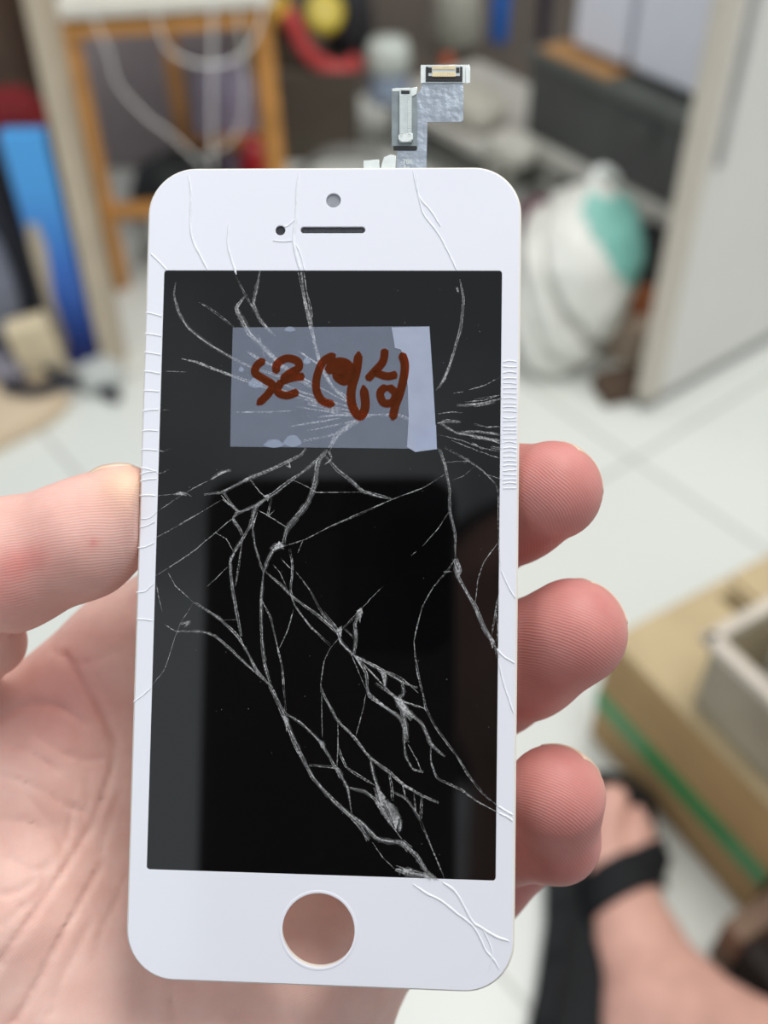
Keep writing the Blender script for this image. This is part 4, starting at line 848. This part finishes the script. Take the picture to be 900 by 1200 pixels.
for pl in bmm.polygons:                     # the printed band: a second skin over the upper right of the bag
    c_ = pl.center; n_f = pl.normal
    if n_f.y < .6 and n_f.x > -.2 and c_.x + .8 * c_.z > .203 and .160 < c_.z + .25 * c_.x < .262:
        f_ = []
        for vi in pl.vertices:
            if vi not in lk: lk[vi] = len(V); V.append(tuple(bmm.vertices[vi].co + bmm.vertices[vi].normal * .0015))
            f_.append(lk[vi])
        Fc.append(tuple(f_))
tag(raw('teal_band', V, Fc, mat('teal_plastic', (128, 190, 178), .35, .12), cb, True), 'teal printed band on the bag')
obj('bag_handle', tubebm([(.03, .055, .245), (.045, .075, .268), (.07, .085, .25)], .009, seg=8), mat('bag_white', (232, 236, 232), .35, .04), cb, True)
placed('maroon_cloth', lump((.05, .03, .05), (.285, 1.585, .0), -.9, .2, 3, 4, 34), mat('maroon_cloth', (104, 44, 68), .8, .2), 'maroon cloth between the shelf and the white bag', 'cloth', smooth=True)
placed('black_crate', boxbm((0, 0, .045), (.14, .09, .09), .005, Matrix.Translation((.475, 1.445, 0)) @ Matrix.Rotation(RA, 4, 'Z')), mat('black_crate', (30, 32, 34), .6), 'black crate in the shade under the shelf', 'crate')
placed('orange_pot', move(lathe([(.001, 0), (.026, .001), (.034, .055), (.038, .056), (.038, .068), (.030, .068), (.001, .06)]), Matrix.Translation((.40, 1.315, .0))), mat('terracotta', (150, 86, 46), .7), 'terracotta pot beside the white door edge', 'pot', smooth=True)
placed('brown_block', boxbm((0, 0, .014), (.075, .05, .028), .003, Matrix.Translation((*fxy(728, 460), 0)) @ Matrix.Rotation(RA + 1.2, 4, 'Z')), mat('dark_brown_wood', (84, 66, 52), .7), 'dark brown wooden block at the foot of the white door', 'block')
placed('beige_carton', boxbm((0, 0, .03), (.05, .06, .06), .003, Matrix.Translation((*fxy(738, 414), 0)) @ Matrix.Rotation(RA, 4, 'Z')), mat('beige_carton', (190, 168, 148), .7), 'small beige carton between bag and white door', 'box')

# --- lower right: cardboard box with green tape, clear bin, brown crate
k0 = Vector((.209, .599, 0)); ka = Vector((.105, -.184, 0)).normalized(); kb = Vector((-ka.y, ka.x, 0)); rk = math.atan2(ka.y, ka.x); bh = .158
kx = empty('cardboard_box', tuple(k0), 'tan cardboard box with green tape on the floor at right', 'box', rz=rk)
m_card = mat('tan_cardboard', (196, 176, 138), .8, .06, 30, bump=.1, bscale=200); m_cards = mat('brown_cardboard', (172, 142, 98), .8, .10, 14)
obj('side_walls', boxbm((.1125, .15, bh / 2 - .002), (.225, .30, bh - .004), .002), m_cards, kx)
obj('top_flap', boxbm((.1125, .0745, bh - .001), (.227, .146, .004), .001), m_card, kx); obj('top_flap', boxbm((.1125, .2265, bh - .001), (.227, .150, .004), .001), m_card, kx)
tag(obj('green_tape', boxbm((.1125, -.0006, .068), (.226, .0016, .026), .0), mat('green_tape', (52, 142, 84), .35, .08), kx), 'green packing tape band')
obj('green_tape', boxbm((-.0006, .15, .068), (.0016, .301, .026), .0), bpy.data.materials['green_tape'], kx)
obj('hand_hole', boxbm((.030, .132, bh + .0012), (.03, .018, .001), .0), mat('hole_brown', (112, 96, 66), .9), kx)
def onk(x, y, z): return k0 + ka * x + kb * y + Vector((0, 0, z))
bn = empty('clear_bin', tuple(onk(.096, .014, bh + .002)), 'translucent plastic bin standing on the cardboard box', 'bin', rz=rk)
m_bin = mat('translucent_plastic', (178, 170, 150), .35, .05, alpha=.62); b = bmesh.new()
for c, s in (((.062, .0015, .045), (.124, .003, .09)), ((.062, .2185, .045), (.124, .003, .09)), ((.0015, .11, .045), (.003, .22, .09)), ((.1225, .11, .045), (.003, .22, .09)), ((.062, .11, .0015), (.124, .22, .003))): add_box(b, c, s, .001)
obj('walls', b, m_bin, bn); b = bmesh.new()
for c, s in (((.062, -.002, .092), (.138, .012, .010)), ((.062, .222, .092), (.138, .012, .010)), ((-.002, .11, .092), (.012, .236, .010)), ((.126, .11, .092), (.012, .236, .010))): add_box(b, c, s, .002)
obj('rim', b, mat('pale_rim', (206, 196, 182), .4), bn)
placed('clear_bag', lump((.046, .085, .075), onk(.158, .125, bh + .0065), rk, .25, 3, 4, 41), mat('whitish_film', (216, 214, 204), .35, .06), 'whitish plastic bag inside the translucent bin', 'bag', smooth=True)
w0 = at_floor(838, 1112); wc = empty('wooden_crate', tuple(w0), 'low brown wooden crate in the lower right corner', 'crate', rz=rk)
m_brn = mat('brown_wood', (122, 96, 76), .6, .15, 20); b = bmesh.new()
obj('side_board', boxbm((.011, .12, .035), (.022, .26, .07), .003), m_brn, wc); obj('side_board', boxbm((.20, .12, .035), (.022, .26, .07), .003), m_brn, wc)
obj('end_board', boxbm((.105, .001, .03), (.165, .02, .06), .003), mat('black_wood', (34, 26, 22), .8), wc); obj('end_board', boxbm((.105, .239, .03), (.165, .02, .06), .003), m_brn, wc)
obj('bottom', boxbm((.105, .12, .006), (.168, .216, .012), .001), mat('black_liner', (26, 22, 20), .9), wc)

# ------------------------------------------------------------------ light
w = bpy.data.worlds.new('world'); SC.world = w; w.use_nodes = True; nt = w.node_tree; bg = nt.nodes['Background']
bg.inputs['Strength'].default_value = .58
tc = nt.nodes.new('ShaderNodeTexCoord'); vd = nt.nodes.new('ShaderNodeVectorMath'); vd.operation = 'DOT_PRODUCT'; vd.inputs[1].default_value = (-.39, -.68, .325); nt.links.new(tc.outputs['Generated'], vd.inputs[0])
wn = nt.nodes.new('ShaderNodeTexNoise'); wn.inputs['Scale'].default_value = 5; wn.inputs['Detail'].default_value = 3; nt.links.new(tc.outputs['Generated'], wn.inputs['Vector'])
wa = nt.nodes.new('ShaderNodeMath'); wa.operation = 'MULTIPLY_ADD'; wa.inputs[1].default_value = .35; nt.links.new(wn.outputs['Fac'], wa.inputs[0]); nt.links.new(vd.outputs['Value'], wa.inputs[2])
wr = nt.nodes.new('ShaderNodeValToRGB'); nt.links.new(wa.outputs[0], wr.inputs['Fac']); wr.color_ramp.elements[0].position = .86; wr.color_ramp.elements[0].color = (.91, .95, 1, 1); wr.color_ramp.elements[1].position = 1.0; wr.color_ramp.elements[1].color = (1.7, 1.85, 1.95, 1)  # brighter mottled patch added at back left to lighten what the display mirrors
nt.links.new(wr.outputs['Color'], bg.inputs['Color'])
def area(name, loc_, target, size, e, col):
    l = bpy.data.lights.new(name, 'AREA'); l.shape = 'RECTANGLE'; l.size, l.size_y = size; l.energy = e; l.color = col
    o = bpy.data.objects.new(name, l); C.objects.link(o); o.location = loc_; o.rotation_euler = (Vector(target) - Vector(loc_)).to_track_quat('-Z', 'Y').to_euler(); return o
area('ceiling_lamp', (.5, .6, 2.5), (.1, .6, 0), (1.3, .6), 31, (1, .985, .95))
area('back_fill_light', (.1, 1.5, 2.5), (.1, 1.7, 0), (1.2, .5), 9, (1, .985, .95))  # unseen second light, added to brighten the back of the room
SC.view_settings.view_transform = 'Standard'; SC.view_settings.look = 'None'; SC.view_settings.gamma = 1; SC.view_settings.use_curve_mapping = False; SC.view_settings.exposure = 0.0
SC.cycles.use_denoising = True; SC.cycles.max_bounces = 8; SC.cycles.transparent_max_bounces = 24
